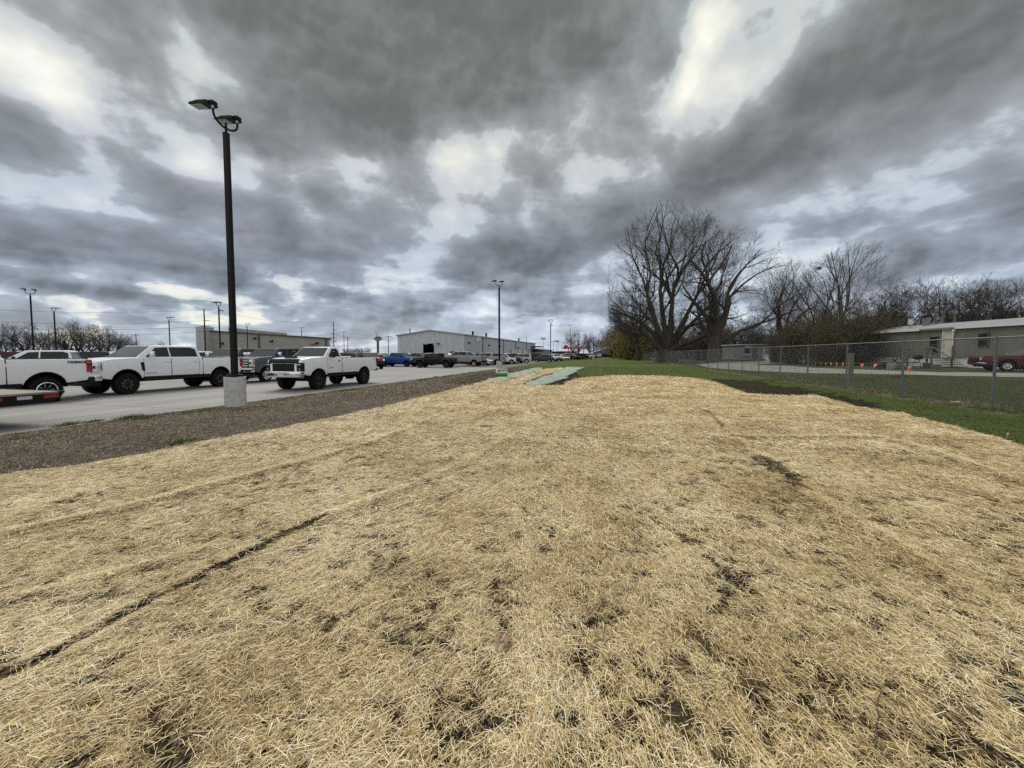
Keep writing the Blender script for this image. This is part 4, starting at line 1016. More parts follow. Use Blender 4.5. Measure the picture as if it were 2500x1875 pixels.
def lot():
    L = lot_car
    L('jeep', 1063, 49, LEFT+.05, BLACK, 'black boxy four door pickup with flat fenders, parked side on before the shed', g2)
    L('half', 975, 53.5, RIGHT-.12, BLUE, 'bright blue crew cab pickup facing right, left of the black boxy pickup', g2)
    o = L('half', 898, 45.5, RIGHT-.62, RED, 'red pickup showing its black grille, just right of the near white pickup', g2)
    c = copy_tree(HD0); c['label'] = 'pale grey crew cab pickup facing left behind the black boxy pickup'; c['group'] = g2; put(c, (1130-1250)/FPX*55.5, 55.5, LEFT, LGRAY)
    L('sedan', 1168, 59, RIGHT, WHITE, 'small white car nosing out between two grey pickups', g2)
    L('cap', 1190, 63, LEFT, LGRAY, 'pale grey pickup with a matching bed cap, beside the second lamp post', g2)
    L('half', 128, 22.0, DL, WHITE, 'white crew cab pickup facing left behind the cut off white pickup', g2)
    L('bigsuv', 40, 26.5, DL+.05, MAROON, 'maroon suv behind the cut off white pickup at far left', g2)
    L('suv', 92, 31, DL, BLACK, 'black suv peeping out behind the maroon one', g2)
    L('half', 240, 33, DL-.1, BLACK, 'black pickup seen above the gap between the two white pickups', g2)
    L('half', 318, 29, THL+.9, SILV, 'silver pickup behind the hood of the white crew cab pickup', g2)
    L('suv', 207, 36, DL, DGRAY, 'dark suv behind the rear window of the white pickup at left', g2)
    L('half', 487, 30, DL, WHITE, 'white pickup cab showing over the bed left of the near lamp post', g2)
    L('suv', 512, 36, DL, DGRAY, 'dark suv roof showing just left of the near lamp post', g2)
    L('suv', 612, 38, THL+.5, BLACK, 'black suv between the dark grey and slate grey pickups', g2)
    L('bigsuv', 868, 52, RIGHT-.3, BLACK, 'black suv behind the red pickup', g2)
    L('sedan', 842, 50, THL+.6, SILV, 'silver car glimpsed over the bed of the near white regular cab pickup', g2)
    L('suv', 921, 57, THL+.75, WHITE, 'white suv nose between the red and the blue pickups', g2)
    L('cross', 942, 60, THL+.75, BLACK, 'black suv nose just left of the blue pickup', g2)
    L('half', 930, 74, RIGHT-.2, DGRAY, 'dark pickup in the back row under the blue oval sign', g2)
    L('cross', 912, 78, RIGHT, WHITE, 'white suv in the back row left of the oval sign pole', g2)
    L('bigsuv', 975, 72, LEFT, WHITE, 'white suv in the back row behind the blue pickup', g2)
    L('half', 996, 68, RIGHT, WHITE, 'white pickup in the back row over the roof of the blue pickup', g2)
    L('half', 1022, 60, RIGHT-.15, (.15, .155, .16), 'mid grey pickup facing right between the blue and the black pickups', g2)
    L('half', 1048, 70, LEFT, WHITE, 'white crew pickup in front of the open garage door', g2)
    L('half', 1075, 66, RIGHT, WHITE, 'white pickup facing right just over the black boxy pickup', g2)
    L('sedan', 1034, 64, RIGHT, BLACK, 'black car half hidden left of the black boxy pickup', g2)
    L('half', 1130, 74, RIGHT, DGRAY, 'dark pickup standing in front of the small shed windows', g2)
    L('bigsuv', 1172, 74, LEFT, BLACK, 'black suv with a roof rack behind the capped grey pickup', g2)
    L('bigsuv', 1196, 78, LEFT, DGRAY, 'dark grey suv with a roof rack against the long shed wall', g2)
    L('suv', 1224, 66, THL+2.2, WHITE, 'white suv just right of the second lamp post', g2)
    L('suv', 1237, 69, THL+2.2, DGRAY, 'dark suv second to the right of the second lamp post', g2)
    L('half', 1247, 72, THL+2.5, SILV, 'silver pickup third to the right of the second lamp post', g2)
    L('suv', 1254, 80, THL+2.3, BLUE, 'blue suv behind the silver pickup right of the second lamp post', g2)
    o = L('suv', 1267, 73.5, LEFT+.15, BONE, 'cream boxy suv with a spare wheel on its tail', g2)
    w = put_wheel(o, -2.62, 0, .38, .26, 'silver'); w.name = 'spare_wheel'; w.location = (-2.62, 0, .92); w.rotation_euler = (0, 0, R(90))
    L('bigsuv', 1300, 96, LEFT, BLACK, 'black suv by the shed entrance, left of the third lamp post', g2)
    L('cross', 1327, 84, LEFT, (.06, .07, .07), 'dark green grey suv in front of the third lamp post', g2)
    L('cross', 1311, 100, RIGHT, WHITE, 'white suv roof behind the dark green grey suv', g2)
    L('suv', 1356, 92, THL+.5, WHITE, 'white suv facing the camera, right of the third lamp post', g2)
    L('sedan', 1374, 97, THL+.6, WHITE, 'white car second right of the third lamp post', g2)
    L('half', 1385, 106, THL+.7, SILV, 'silver pickup third right of the third lamp post', g2)
    L('cross', 1396, 104, THL+.9, BLACK, 'black suv at the yellow based lamp post', g2)
    L('cross', 1406, 108, THL+2.2, RED, 'red suv tail right of the yellow based lamp post', g2)
    L('suv', 1417, 112, THL+2.2, DGRAY, 'dark suv second right of the yellow based lamp post', g2)
    L('suv', 1431, 116, THL+2.0, WHITE, 'white suv third right of the yellow based lamp post', g2)
    L('half', 1443, 140, LEFT, SILV, 'silver pickup at the far end of the lot row', g2)
    L('sedan', 1452, 150, LEFT, DGRAY, 'dark car ending the far lot row', g2)
    L('cross', 1463, 175, THL+math.pi, WHITE, 'white suv driving away on the far lane', None)
    # the far sea of parked vehicles
    far = 'far vehicles in the back rows of the lot'
    r = random.Random(5); cols = [WHITE, WHITE, SILV, BLACK, DGRAY, RED, NAVY, WHITE, LGRAY]
    cw = {WHITE: 'white', SILV: 'silver', BLACK: 'black', DGRAY: 'dark grey', RED: 'red', NAVY: 'navy', LGRAY: 'pale grey'}
    for row, (Y, p0, p1) in enumerate(((44, 228, 600), (60, 60, 820), (86, 900, 1130), (120, 1344, 1440), (150, 1335, 1440), (93, 905, 1285), (70, 1105, 1215))):
        X0 = (p0-1250)/FPX*Y; X1 = (p1-1250)/FPX*Y; x = X0
        while x < X1:
            k = r.choice(['half', 'suv', 'cross', 'bigsuv', 'half', 'sedan']); c = r.choice(cols)
            px = x/Y*FPX+1250
            nm = {'half': 'pickup', 'suv': 'suv', 'cross': 'small suv', 'bigsuv': 'large suv', 'sedan': 'car'}[k]
            where = ('in the second row behind the near pickups at left', 'in the third row before the tan building', 'in the back row beside the metal shed', 'in the row before the red canopy', 'in the last row before the red canopy', 'close along the metal shed wall', 'behind the capped grey pickup')[row]
            lot_car(k, px, Y+r.uniform(-.6, .6), THL+r.choice([0, math.pi])+.1, c, f'{cw[c]} {nm} {where}', f'{cw[c]} {nm}s {where}')
            x += r.choice([3.0, 3.1, 3.4, 6.2])
lot()
# ---------------------------------------------------------------- old red car by the green home
def old_car():
    S = dict(hi=2, W=1.80, wb=2.75, r=.31, tw=.18, ra=.36, zs=.30, rim='chrome', nose=.02, inb=.10, int=.30, bev=.05,
        top=[(2.35, .62), (2.42, .80), (2.36, .90), (1.0, .94), (-1.3, .95), (-2.35, .90), (-2.48, .82)], rear=(-2.40, .36), front=(2.30, .34),
        cab=[(.85, .92), (.30, 1.30), (-.75, 1.32), (-1.05, 1.26), (-1.55, .93)],
        wins=[[(.62, .96), (.22, 1.24), (-.22, 1.25), (-.22, .96)], [(-.28, .96), (-.28, 1.25), (-.85, 1.23), (-1.15, .97)]],
        doors=[(-.30, .80)], hz=.80, hmat=CHR, grille=(2.38, .68, 1.3, .16, 'bars'), heads=[(2.38, .70, .72, .08, .16, .16, 'p')], tails=[(-2.42, .66, .74, .08, .3, .12)],
        fb=('chrome', .12, .46, .12), rb=('chrome', .12, .46, .12), mir=(.6, 1.0, .1, .08, CHR))
    o = car(S, 'old_car', 'dull red vintage two door car parked beside the green mobile home', 'car')
    Y = 22.6; X = (2414-1250)/FPX*Y; th = math.atan2(.47, -.88)
    f = Vector((math.cos(th), math.sin(th))); c = Vector((X, Y))-f*1.375+Vector((0, .75))
    put(o, c.x+1.5, c.y, th, (.105, .014, .018))
old_car()
# ---------------------------------------------------------------- flatbed trailer tail at the left edge
def trailer():
    g = empty('flatbed_trailer', (0, 0, 0), label='tail of a low flatbed trailer with red and white reflective tape', cat='trailer')
    wood = simple('deck_wood', (.26, .235, .20), .8, scale=3, bmp=.01); fr = simple('trailer_frame', (.010, .010, .010), .7, spec=.2); red = simple('tape_red', (.30, .02, .015), .4); wt = simple('tape_white', (.55, .55, .54), .4)
    L = 8.0; W = 2.5
    b = MB()
    for k in range(12): b.box((-L/2, -W/2+W*(k+.5)/12, .80), (L, W/12-.012, .045))
    b.build('deck', wood, g)
    b = MB(); b.prism([(0, .775), (0, .61), (-1.2, .59), (-2.6, .55), (-L, .55), (-L, .775)], .10, Matrix.Translation((0, W/2-.05, 0)))
    b.prism([(0, .775), (0, .56), (-1.2, .54), (-2.6, .50), (-L, .50), (-L, .775)], .10, Matrix.Translation((0, -W/2+.05, 0))); b.box((-.05, 0, .66), (.10, W, .20)); b.box((.02, 0, .80), (.10, W+.06, .05)); b.build('frame', fr, g, bevel=.008)
    for s in (-1, 1):
        for k, (x, w_) in enumerate(((-.16, .26), (-.60, .24), (-1.15, .42), (-1.75, .30), (-2.4, .45))):
            b = MB(); b.box((x, s*(W/2+.003), .715), (w_, .006, .075)); b.build('reflective_tape', red if k % 2 == 0 else wt, g)
        b = MB(); b.box((-2.9, s*(W/2-.35), .30), (.05, .55, .42)); b.build('mud_flap', SATB, g)
    for x in (-3.6, -4.6):
        for s in (-1, 1): put_wheel(g, x, s*(W/2-.18), .38, .26, 'silver')
    b = MB(); b.box((.03, .9, .66), (.03, .3, .1)); b.build('tail_light', REDL, g)
    # tail corner seen at px 145 near the lane edge
    p = at(142, 1003, dz=0.0)
    Y = 9.4; X = (143-1250)/FPX*Y; th = math.atan2(1, SL)
    f = Vector((math.cos(th), math.sin(th))); l = Vector((-f.y, f.x)); c = Vector((X, Y)) + l*(W/2)
    g.location = (c.x, c.y, H(c.x, c.y)-.02); g.rotation_euler = (0, 0, th)
trailer()
# ---------------------------------------------------------------- lamp posts
LAMPM = simple('lamp_black', (.006, .007, .006), .5, var=.3, scale=12, spec=.2); CONC = simple('pier_concrete', (.50, .49, .465), .9, scale=7, var=.18, bmp=.01)
YEL = simple('yellow_pier', (.55, .40, .10), .8); GALV = simple('galvanized_steel', (.13, .142, .150), .55, .3, scale=8); LENS = simple('led_lens', (.45, .46, .47), .3)
POLEG = simple('grey_pole', (.22, .235, .24), .5)
def lamp_head(name, root, T, par_mat):
    b = MB(); pr = [(.0, .03), (.10, .055), (.46, .06), (.70, .02), (.76, -.005), (.76, -.03), (.10, -.035), (0, -.02)]
    b.prism(pr, .33, T); b.box((0, 0, 0), (.14, .16, .12), M=T @ Matrix.Translation((0, 0, .02))) if False else b.add(*boxM((.15, .17, .13), T @ Matrix.Translation((0, 0, .02))))
    for k in range(4): b.add(*boxM((.30, .012, .045), T @ Matrix.Translation((.28, -.09+.06*k, .065))))
    h = b.build(name, par_mat, root, bevel=.015)
    b = MB(); b.add(*boxM((.40, .26, .012), T @ Matrix.Translation((.50, 0, -.038)))); b.build('lens', LENS, h)
    b = MB(); b.add(*boxM((.05, .05, .08), T @ Matrix.Translation((-.03, .03, -.09)))); b.build('sensor', LENS, h)
def lamp_post(label, base=CONC, mat=LAMPM, heads=(1, 1), extra=None, hgt=8.65, group='lamp posts along the lot', arm_axis=0.0):
    g = empty('lamp_post', (0, 0, 0), label=label, cat='lamp post', group=group)
    b = MB(); n = 26; prof = []
    for k in range(n+1):
        z = -.25+1.20*k/n; prof.append((0.30+(.006 if k % 2 else -.004), z))
    b.lathe(prof+[(.31, .965), (0, .97)], 30); b.build('concrete_pier', base, g, smooth=50)
    b = MB(); b.box((0, 0, 1.00), (.36, .36, .07)); b.box((0, 0, 1.05), (.28, .28, .05)); b.build('base_cover', mat, g, bevel=.01)
    b = MB(); b.box((0, 0, 1.05+(hgt-1.05)/2), (.148, .148, hgt-1.05), rz=R(8), top=(.92, .92)); b.box((0, 0, hgt+.005), (.16, .16, .02), rz=R(8)); b.build('pole', mat, g, bevel=.012)
    b = MB(); b.tube([(0, 0, hgt), (0, 0, hgt+.32)], .035, 8)
    ends = []
    for i, on in enumerate(heads):
        if not on: continue
        s = -1 if i == 0 else 1; pts = []
        for k in range(9):
            a = R(90*k/8); pts.append((0, s*.40*math.sin(a), hgt+.16+.30*(1-math.cos(a))))
        pts.append((0, s*.40, hgt+.60)); b.tube(pts, .032, 8); ends.append((0, s*.40, hgt+.66))
    b.build('arm', mat, g, smooth=50)
    for e in ends: lamp_head('lamp_head', g, Matrix.Translation(e) @ Matrix.Rotation(math.pi, 4, 'Z') @ Matrix.Rotation(R(-5), 4, 'Y'), mat)
    if extra: lamp_head('lamp_head', g, Matrix.Translation((0, 0, hgt+extra)) @ Matrix.Rotation(R(extra and 0), 4, 'Z'), mat)
    return g
TH0 = -math.atan(SL)
def lamps():
    l0 = lamp_post('tall black twin headed lamp post on a ribbed concrete pier, nearest of all')
    def pl(o, px, Y, rz=0.0, s=1.0):
        X = (px-1250)/FPX*Y; o.location = (X, Y, H(X, Y)); o.rotation_euler = (0, 0, TH0+rz); o.scale = (1, 1, s); return o
    pl(l0, 572, 12.5)
    def cp(label, *a, **k):
        c = copy_tree(l0); c['label'] = label; return pl(c, *a, **k)
    cp('black lamp post at the lot corner directly behind the green and white yard sign', 1219, 40.8, -.9)
    cp('black lamp post at far left rising over the maroon suv', 84, 46, 2.4)
    cp('slim twin armed lamp post second from the left, before the bare trees', 139, 64, -1.4)
    cp('slim twin armed lamp post over the roof of the white crew cab pickup', 417, 80, -1.45)
    cp('slim twin lamp post rising behind the left part of the tan building', 606, 97, -1.4)
    cp('slim lamp post rising behind the right part of the tan building', 738, 110, -1.3)
    cp('slim lamp post between the tan building and the oval sign', 841, 128, -1.3)
    cp('thin lamp post just beside the blue oval sign', 921, 136, -1.4)
    e = lamp_post('black lamp post with twin tilted floodlights and a lower arm, left of the near post', extra=-.45, hgt=8.6); pl(e, 539, 57, 1.57)
    e2 = copy_tree(e); e2['label'] = 'black lamp post with tilted floodlights on the grass edge, third along the lot'; pl(e2, 1344, 86, 1.2, 1)
    y = lamp_post('pale lamp post on a yellow pier with one arm pointing left', base=YEL, mat=POLEG, heads=(0, 1)); pl(y, 1392, 104, 0)
    y2 = lamp_post('grey single armed lamp post far along the grass edge', mat=POLEG, heads=(0, 1)); pl(y2, 1428, 165, 0)
lamps()
# tall far poles
def far_poles():
    r = random.Random(3)
    gg = 'tall floodlight poles far beyond the lot'
    pale = simple('pale_pole', (.33, .35, .37), .6)
    first = None
    for i, (px, py, Y, k) in enumerate(((1326, 827, 300, 1), (1351, 834, 330, 0), (1359, 833, 320, 1), (1363, 836, 340, 0), (1371, 837, 350, 0), (1378, 837, 360, 0), (1449, 832, 280, 0), (1470, 838, 300, 0), (1338, 843, 420, 0))):
        h = (865-py)/FPX*Y+1.7; X = (px-1250)/FPX*Y
        g = empty('floodlight_pole', (X, Y, -.2), label=('floodlight pole with a wide lamp panel beyond the far lot' if k else 'thin distant light pole with a flat top lamp beyond the far lot'), cat='light pole', group=gg+(' with wide panels' if k else ''))
        b = MB(); b.tube([(0, 0, 0), (0, 0, h)], [.22, .14], 6); b.build('pole', pale, g)
        b = MB(); b.box((0, 0, h), (3.6 if k else 2.6, .6, 1.2 if k else .35)); b.build('lamp_panel', pale, g)
    wood = simple('pole_wood', (.055, .045, .038), .9); wire = simple('wire', (.02, .02, .022), .6)
    ups = [(-260, 738, 84, 3), (503, 756, 90, 3), (816, 786, 124, 4), (850, 822, 165, 1), (335, 815, 150, 1), (1285, 823, 240, 1), (949, 818, 150, 1), (1448, 824, 190, 0)]
    names = ['utility pole off to the left', 'utility pole standing behind the left end of the tan building', 'tall utility pole with four cross arms right of the tan building', 'short utility pole left of the oval sign',
             'lone utility pole right of the left tree row', 'utility pole with a cross arm above the far shed end', 'utility pole standing beside the blue oval sign', 'bare pole before the red canopy tree']
    tops = []
    for (px, py, Y, arms), lb in zip(ups, names):
        h = (865-py)/FPX*Y+1.7; X = (px-1250)/FPX*Y
        g = empty('utility_pole', (X, Y, -.2), label=lb, cat='utility pole', group='wooden utility poles')
        b = MB(); b.tube([(0, 0, 0), (0, 0, h)], [.17, .12], 8); b.build('pole', wood, g)
        hs = []
        for k in range(arms):
            z = h-(.6 if arms < 3 else 2.6)-1.25*k; hs.append(z)
            b = MB(); b.box(((0 if arms < 3 or k == 1 else .55), 0, z), (2.4 if arms < 3 or k == 1 else 1.2, .10, .12)); b.build('cross_arm', wood, g)
        tops.append((X, Y, h, hs))
    def cat(a, b2, sag, name, lab):
        p = [Vector(a).lerp(Vector(b2), t/14)-Vector((0, 0, sag*4*(t/14)*(1-t/14))) for t in range(15)]
        m = MB(); m.tube(p, .022, 4, caps=False); m.build(name, wire, fix=False, label=lab, cat='cable', group='power lines strung between the utility poles')
    A, B, C, D = tops[0], tops[1], tops[2], tops[3]
    for k, dz in enumerate((0, -2.6, -3.9, -5.1)):
        for P_, Q in ((A, B), (B, C)):
            cat((P_[0]+.9, P_[1], P_[2]+dz-.2), (Q[0]+.9, Q[1], Q[2]+dz-.2), 1.4, 'power_line', 'thin power line sagging between utility poles on the left')
    for k in range(2): cat((C[0], C[1], C[2]-3-k*1.5), (tops[6][0]+9*k, tops[6][1]+k, tops[6][2]-.5*k), 1.0, 'power_line', 'thin power line running right behind the oval sign')
far_poles()
# ---------------------------------------------------------------- tan building
def siding(name, col, per, axis, dark=.75, w=.12, rough=.5, metal=0.0):
    m, t, b = material(name); co = t.node('ShaderNodeTexCoord').outputs['Object']; q = t.xyz(co)[axis]
    f = t.m('FRACT', t.m('DIVIDE', q, per)); g = t.mr(f, 0, w, 1, 0)
    n = t.noise(t.vm('MULTIPLY', co, (1, 1, .25)), 1.2, 5, .6)
    c = t.mix(1.0, col, t.mr(n, .3, .7, .86, 1.1), 'MULTIPLY'); c = t.mix(t.m('MULTIPLY', g, 1-dark), c, (.02, .02, .02))
    t.put(b.inputs['Base Color'], c); b.inputs['Roughness'].default_value = rough; b.inputs['Metallic'].default_value = metal
    bump(t, b, f if axis == 2 else t.mr(t.m('ABSOLUTE', t.m('SUBTRACT', f, .5)), .25, .4, 0, 1), .03, .6); return m
TRIM = simple('dark_trim', (.085, .075, .065), .5); SEAM = simple('panel_seam', (.07, .068, .064), .6)
def tan_building():
    g = empty('tan_building', (0, 0, -.2), label='low tan panel building with a white slatted end wall', cat='building')
    wall = simple('tan_panel', (.33, .312, .275), .8, scale=.6, var=.06); wh = siding('white_slats', (.42, .43, .42), .75, 2, .45, .10)
    Y = 100; X0, X1 = (517-1250)/FPX*Y, (793-1250)/FPX*Y; h0, h1 = 7.6, 5.75; q = Y+6
    b = MB(); b.add([(X0, Y, 0), (X1, Y+3, 0), (X1-3, Y+9, 0), (X0, Y+6, 0), (X0, Y, h0), (X1, Y+3, h1), (X1-3, Y+9, h1), (X0, Y+6, h0)], [(0,1,5,4), (1,2,6,5), (2,3,7,6), (3,0,4,7), (4,5,6,7)]); b.build('wall', wall, g)
    b = MB(); b.add([(X0-.2, Y-.35, h0), (X1+.5, Y+2.65, h1), (X1-2.6, Y+9.4, h1), (X0-.2, Y+6.2, h0), (X0-.2, Y-.35, h0+.32), (X1+.5, Y+2.65, h1+.32), (X1-2.6, Y+9.4, h1+.32), (X0-.2, Y+6.2, h0+.32)], [(3,2,1,0), (4,5,6,7), (0,1,5,4), (1,2,6,5), (2,3,7,6), (3,0,4,7)]); b.build('roof', TRIM, g)
    b = MB(); Xa = (483-1250)/FPX*(Y-2); b.box(((Xa+X0)/2+.1, Y-.7, 4.35), (X0-Xa, 3.4, 8.7)); b.build('slatted_end_wall', wh, g)
    b = MB(); Xb = (700-1250)/FPX*(Y+8); xa = X0+.2; b.add([(xa, Y+6, 0), (Xb, Y+8, 0), (Xb, Y+8.5, 0), (xa, Y+6.5, 0), (xa, Y+6, 9.1), (Xb, Y+8, 7.6), (Xb, Y+8.5, 7.6), (xa, Y+6.5, 9.1)], [(0,1,5,4), (1,2,6,5), (2,3,7,6), (3,0,4,7), (4,5,6,7)]); b.build('parapet', simple('parapet_panel', (.30, .305, .30), .7, scale=1), g)
    at_ = lambda px: ((px-1250)/FPX*(Y+1.5))
    for px in (636, 791): b = MB(); x = at_(px); hh = h0+(h1-h0)*(x-X0)/(X1-X0); yy = Y+3*(x-X0)/(X1-X0); b.box((x, yy-.12, hh/2), (.32, .22, hh)); b.build('downspout', SEAM, g)
    for px, py, w in ((553, 839, .8), (627, 827, .6), (665, 833.5, .8), (770, 838, .8)):
        x = at_(px); yy = Y+3*(x-X0)/(X1-X0); z = (865-py)/FPX*yy+1.7; b = MB(); b.box((x, yy-.3, z), (w, .5, .25)); b.box((x+.2, yy-.1, z+.22), (.3, .2, .3)); b.build('wall_light', BLK, g)
    x = at_(762); b = MB(); b.box((x, Y+2.2, 4.35), (1.6, .2, .14)); b.build('wall_bracket', BLK, g)
    x = at_(641); b = MB(); b.box((x, Y+1.1, 1.1), (1.1, .2, 2.3)); b.build('door', BLK, g)
tan_building()
# ---------------------------------------------------------------- big metal shed
def shed():
    g = empty('metal_shed', (-14.2, 115, -.2), label='big pale grey corrugated metal shed with an open garage door in its gable', cat='building')
    g.rotation_euler = (0, 0, math.atan2(-.28, 1))
    m = siding('ribbed_metal', (.52, .55, .56), .9, 0, .86, .25, .5, .0); m2 = siding('ribbed_metal_side', (.44, .47, .48), .9, 1, .86, .25, .5, .0)
    W, L, E, RZ = 22.5, 100, 7.75, 9.1
    # gable towards the camera with a real door opening
    dx0, dx1, dz = -13.6, -9.9, 5.0
    b = MB(); gy = 0
    b.add([(-W, gy, 0), (dx0, gy, 0), (dx0, gy, dz), (dx0, gy, E+(RZ-E)*(dx0+W)/(W/2)), (-W, gy, E)], [(0,1,2,3,4)])
    b.add([(dx0, gy, dz), (dx1, gy, dz), (dx1, gy, E+(RZ-E)*(0-dx1)/(W/2)), (-W/2, gy, RZ), (dx0, gy, E+(RZ-E)*(dx0+W)/(W/2))], [(0,1,2,3,4)])
    b.add([(dx1, gy, 0), (0, gy, 0), (0, gy, E), (dx1, gy, E+(RZ-E)*(0-dx1)/(W/2)), (dx1, gy, dz)], [(0,1,2,3,4)])
    b.add([(-W, gy, 0), (-W, L, 0), (-W, L, E), (-W, gy, E)], [(0,3,2,1)]); b.add([(-W, L, 0), (0, L, 0), (0, L, E), (-W/2, L, RZ), (-W, L, E)], [(0,1,2,3,4)])
    b.build('gable_wall', m, g, fix=False)
    b = MB(); b.add([(0, 0, 0), (0, L, 0), (0, L, E), (0, 0, E)], [(0,1,2,3)]); b.build('side_wall', m2, g, fix=False)
    b = MB(); b.add([(.4, -.4, E-.02), (.4, L+.3, E-.02), (-W/2, L+.3, RZ+.12), (-W/2, -.4, RZ+.12), (-W-.4, L+.3, E-.02), (-W-.4, -.4, E-.02)], [(0,1,2,3), (3,2,4,5)]); ro = b.build('roof', simple('shed_roof', (.34, .36, .37), .45), g, fix=False)
    sd = ro.modifiers.new('t', 'SOLIDIFY'); sd.thickness = .35
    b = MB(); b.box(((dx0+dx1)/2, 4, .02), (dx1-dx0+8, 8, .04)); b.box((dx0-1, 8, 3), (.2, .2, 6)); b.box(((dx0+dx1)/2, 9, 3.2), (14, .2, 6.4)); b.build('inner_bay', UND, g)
    b = MB(); b.box((dx1-1.0, 2, dz-.35), (.9, .5, .12)); b.box((dx0+.9, .3, dz-.1), (1.4, .08, .2)); b.build('bay_light', HLG, g)
    fr = simple('door_frame', (.50, .51, .51), .5)
    b = MB(); b.box((dx0-.12, -.04, dz/2), (.24, .12, dz)); b.box((dx1+.12, -.04, dz/2), (.24, .12, dz)); b.box(((dx0+dx1)/2, -.04, dz+.12), (dx1-dx0+.48, .12, .24)); b.build('door_frame', fr, g)
    for x, w, h, z0, mt in ((-6.6, 1.2, 2.2, 0, simple('pale_door', (.42, .44, .40), .5)), (-4.2, .8, 1.7, .9, GLASS), (-3.1, .8, 1.7, .9, GLASS)):
        b = MB(); b.box((x, -.05, z0+h/2), (w, .10, h)); b.build('door' if z0 == 0 else 'window', mt, g)
    b = MB(); b.box((-8.4, -.3, 4.9), (.7, .6, .3)); b.build('wall_light', BLK, g)
    for k, (y, z) in enumerate(((3, 5.2), (22, 4.9), (35, 4.7), (62, 4.6), (88, 4.5))):
        b = MB(); b.box((.35, y, z), (.7, .9, .35)); b.build('wall_light', BLK, g)
    for y in (16, 40, 58, 79): b = MB(); b.box((.05, y, E/2), (.25, .35, E)); b.build('downspout', SEAM, g)
    b = MB(); b.lathe([(0, 0), (.5, .08), (.85, .3)], 14, 'Z', Matrix.Translation((.8, 10, 6.6)) @ Matrix.Rotation(R(70), 4, 'X')); b.build('satellite_dish', simple('dish', (.6, .6, .6), .5), g)
    for y, h in ((50, 3.2), (66, 4.0), (74, 2.4), (82, 4.0)):
        b = MB(); b.box((.06, y, h/2), (.12, 3.2 if h > 3 else 1.4, h)); b.build('door', simple('side_door', (.30, .32, .32), .6), g)
    b = MB(); b.box((1.8, 97, 3.6), (3.6, 14, 1.2)); b.box((1.8, 97, 5.8), (4.4, 15, .4)); b.build('entrance_canopy', BLK, g)
    for x, y in ((-2, 12), (-1.6, 24), (-1.5, 70)):
        b = MB(); b.tube([(x, y, 7.8), (x, y, 9.3)], .35, 8); b.build('roof_vent', BLK, g)
    b = MB(); b.tube([(-W+3.2, 2, 8), (-W+3.2, 2, 9.9)], .18, 6); b.build('flue_pipe', GALV, g)
    # fenced enclosure against the wall
    w2 = empty('white_enclosure', (3, 150, -.2), label='white panel enclosure against the long shed wall behind the second lamp post', cat='fence')
    w2.rotation_euler = (0, 0, math.atan2(-.28, 1)); b = MB(); b.box((0, 0, 1.7), (.2, 26, 3.4)); b.build('panel', simple('white_panel', (.52, .54, .54), .6, scale=2), w2)
    b = MB(); [b.box((0.15, y, 1.8), (.2, .2, 3.7)) for y in (-13, -4, 4, 13)]; b.build('post', SEAM, w2)
shed()
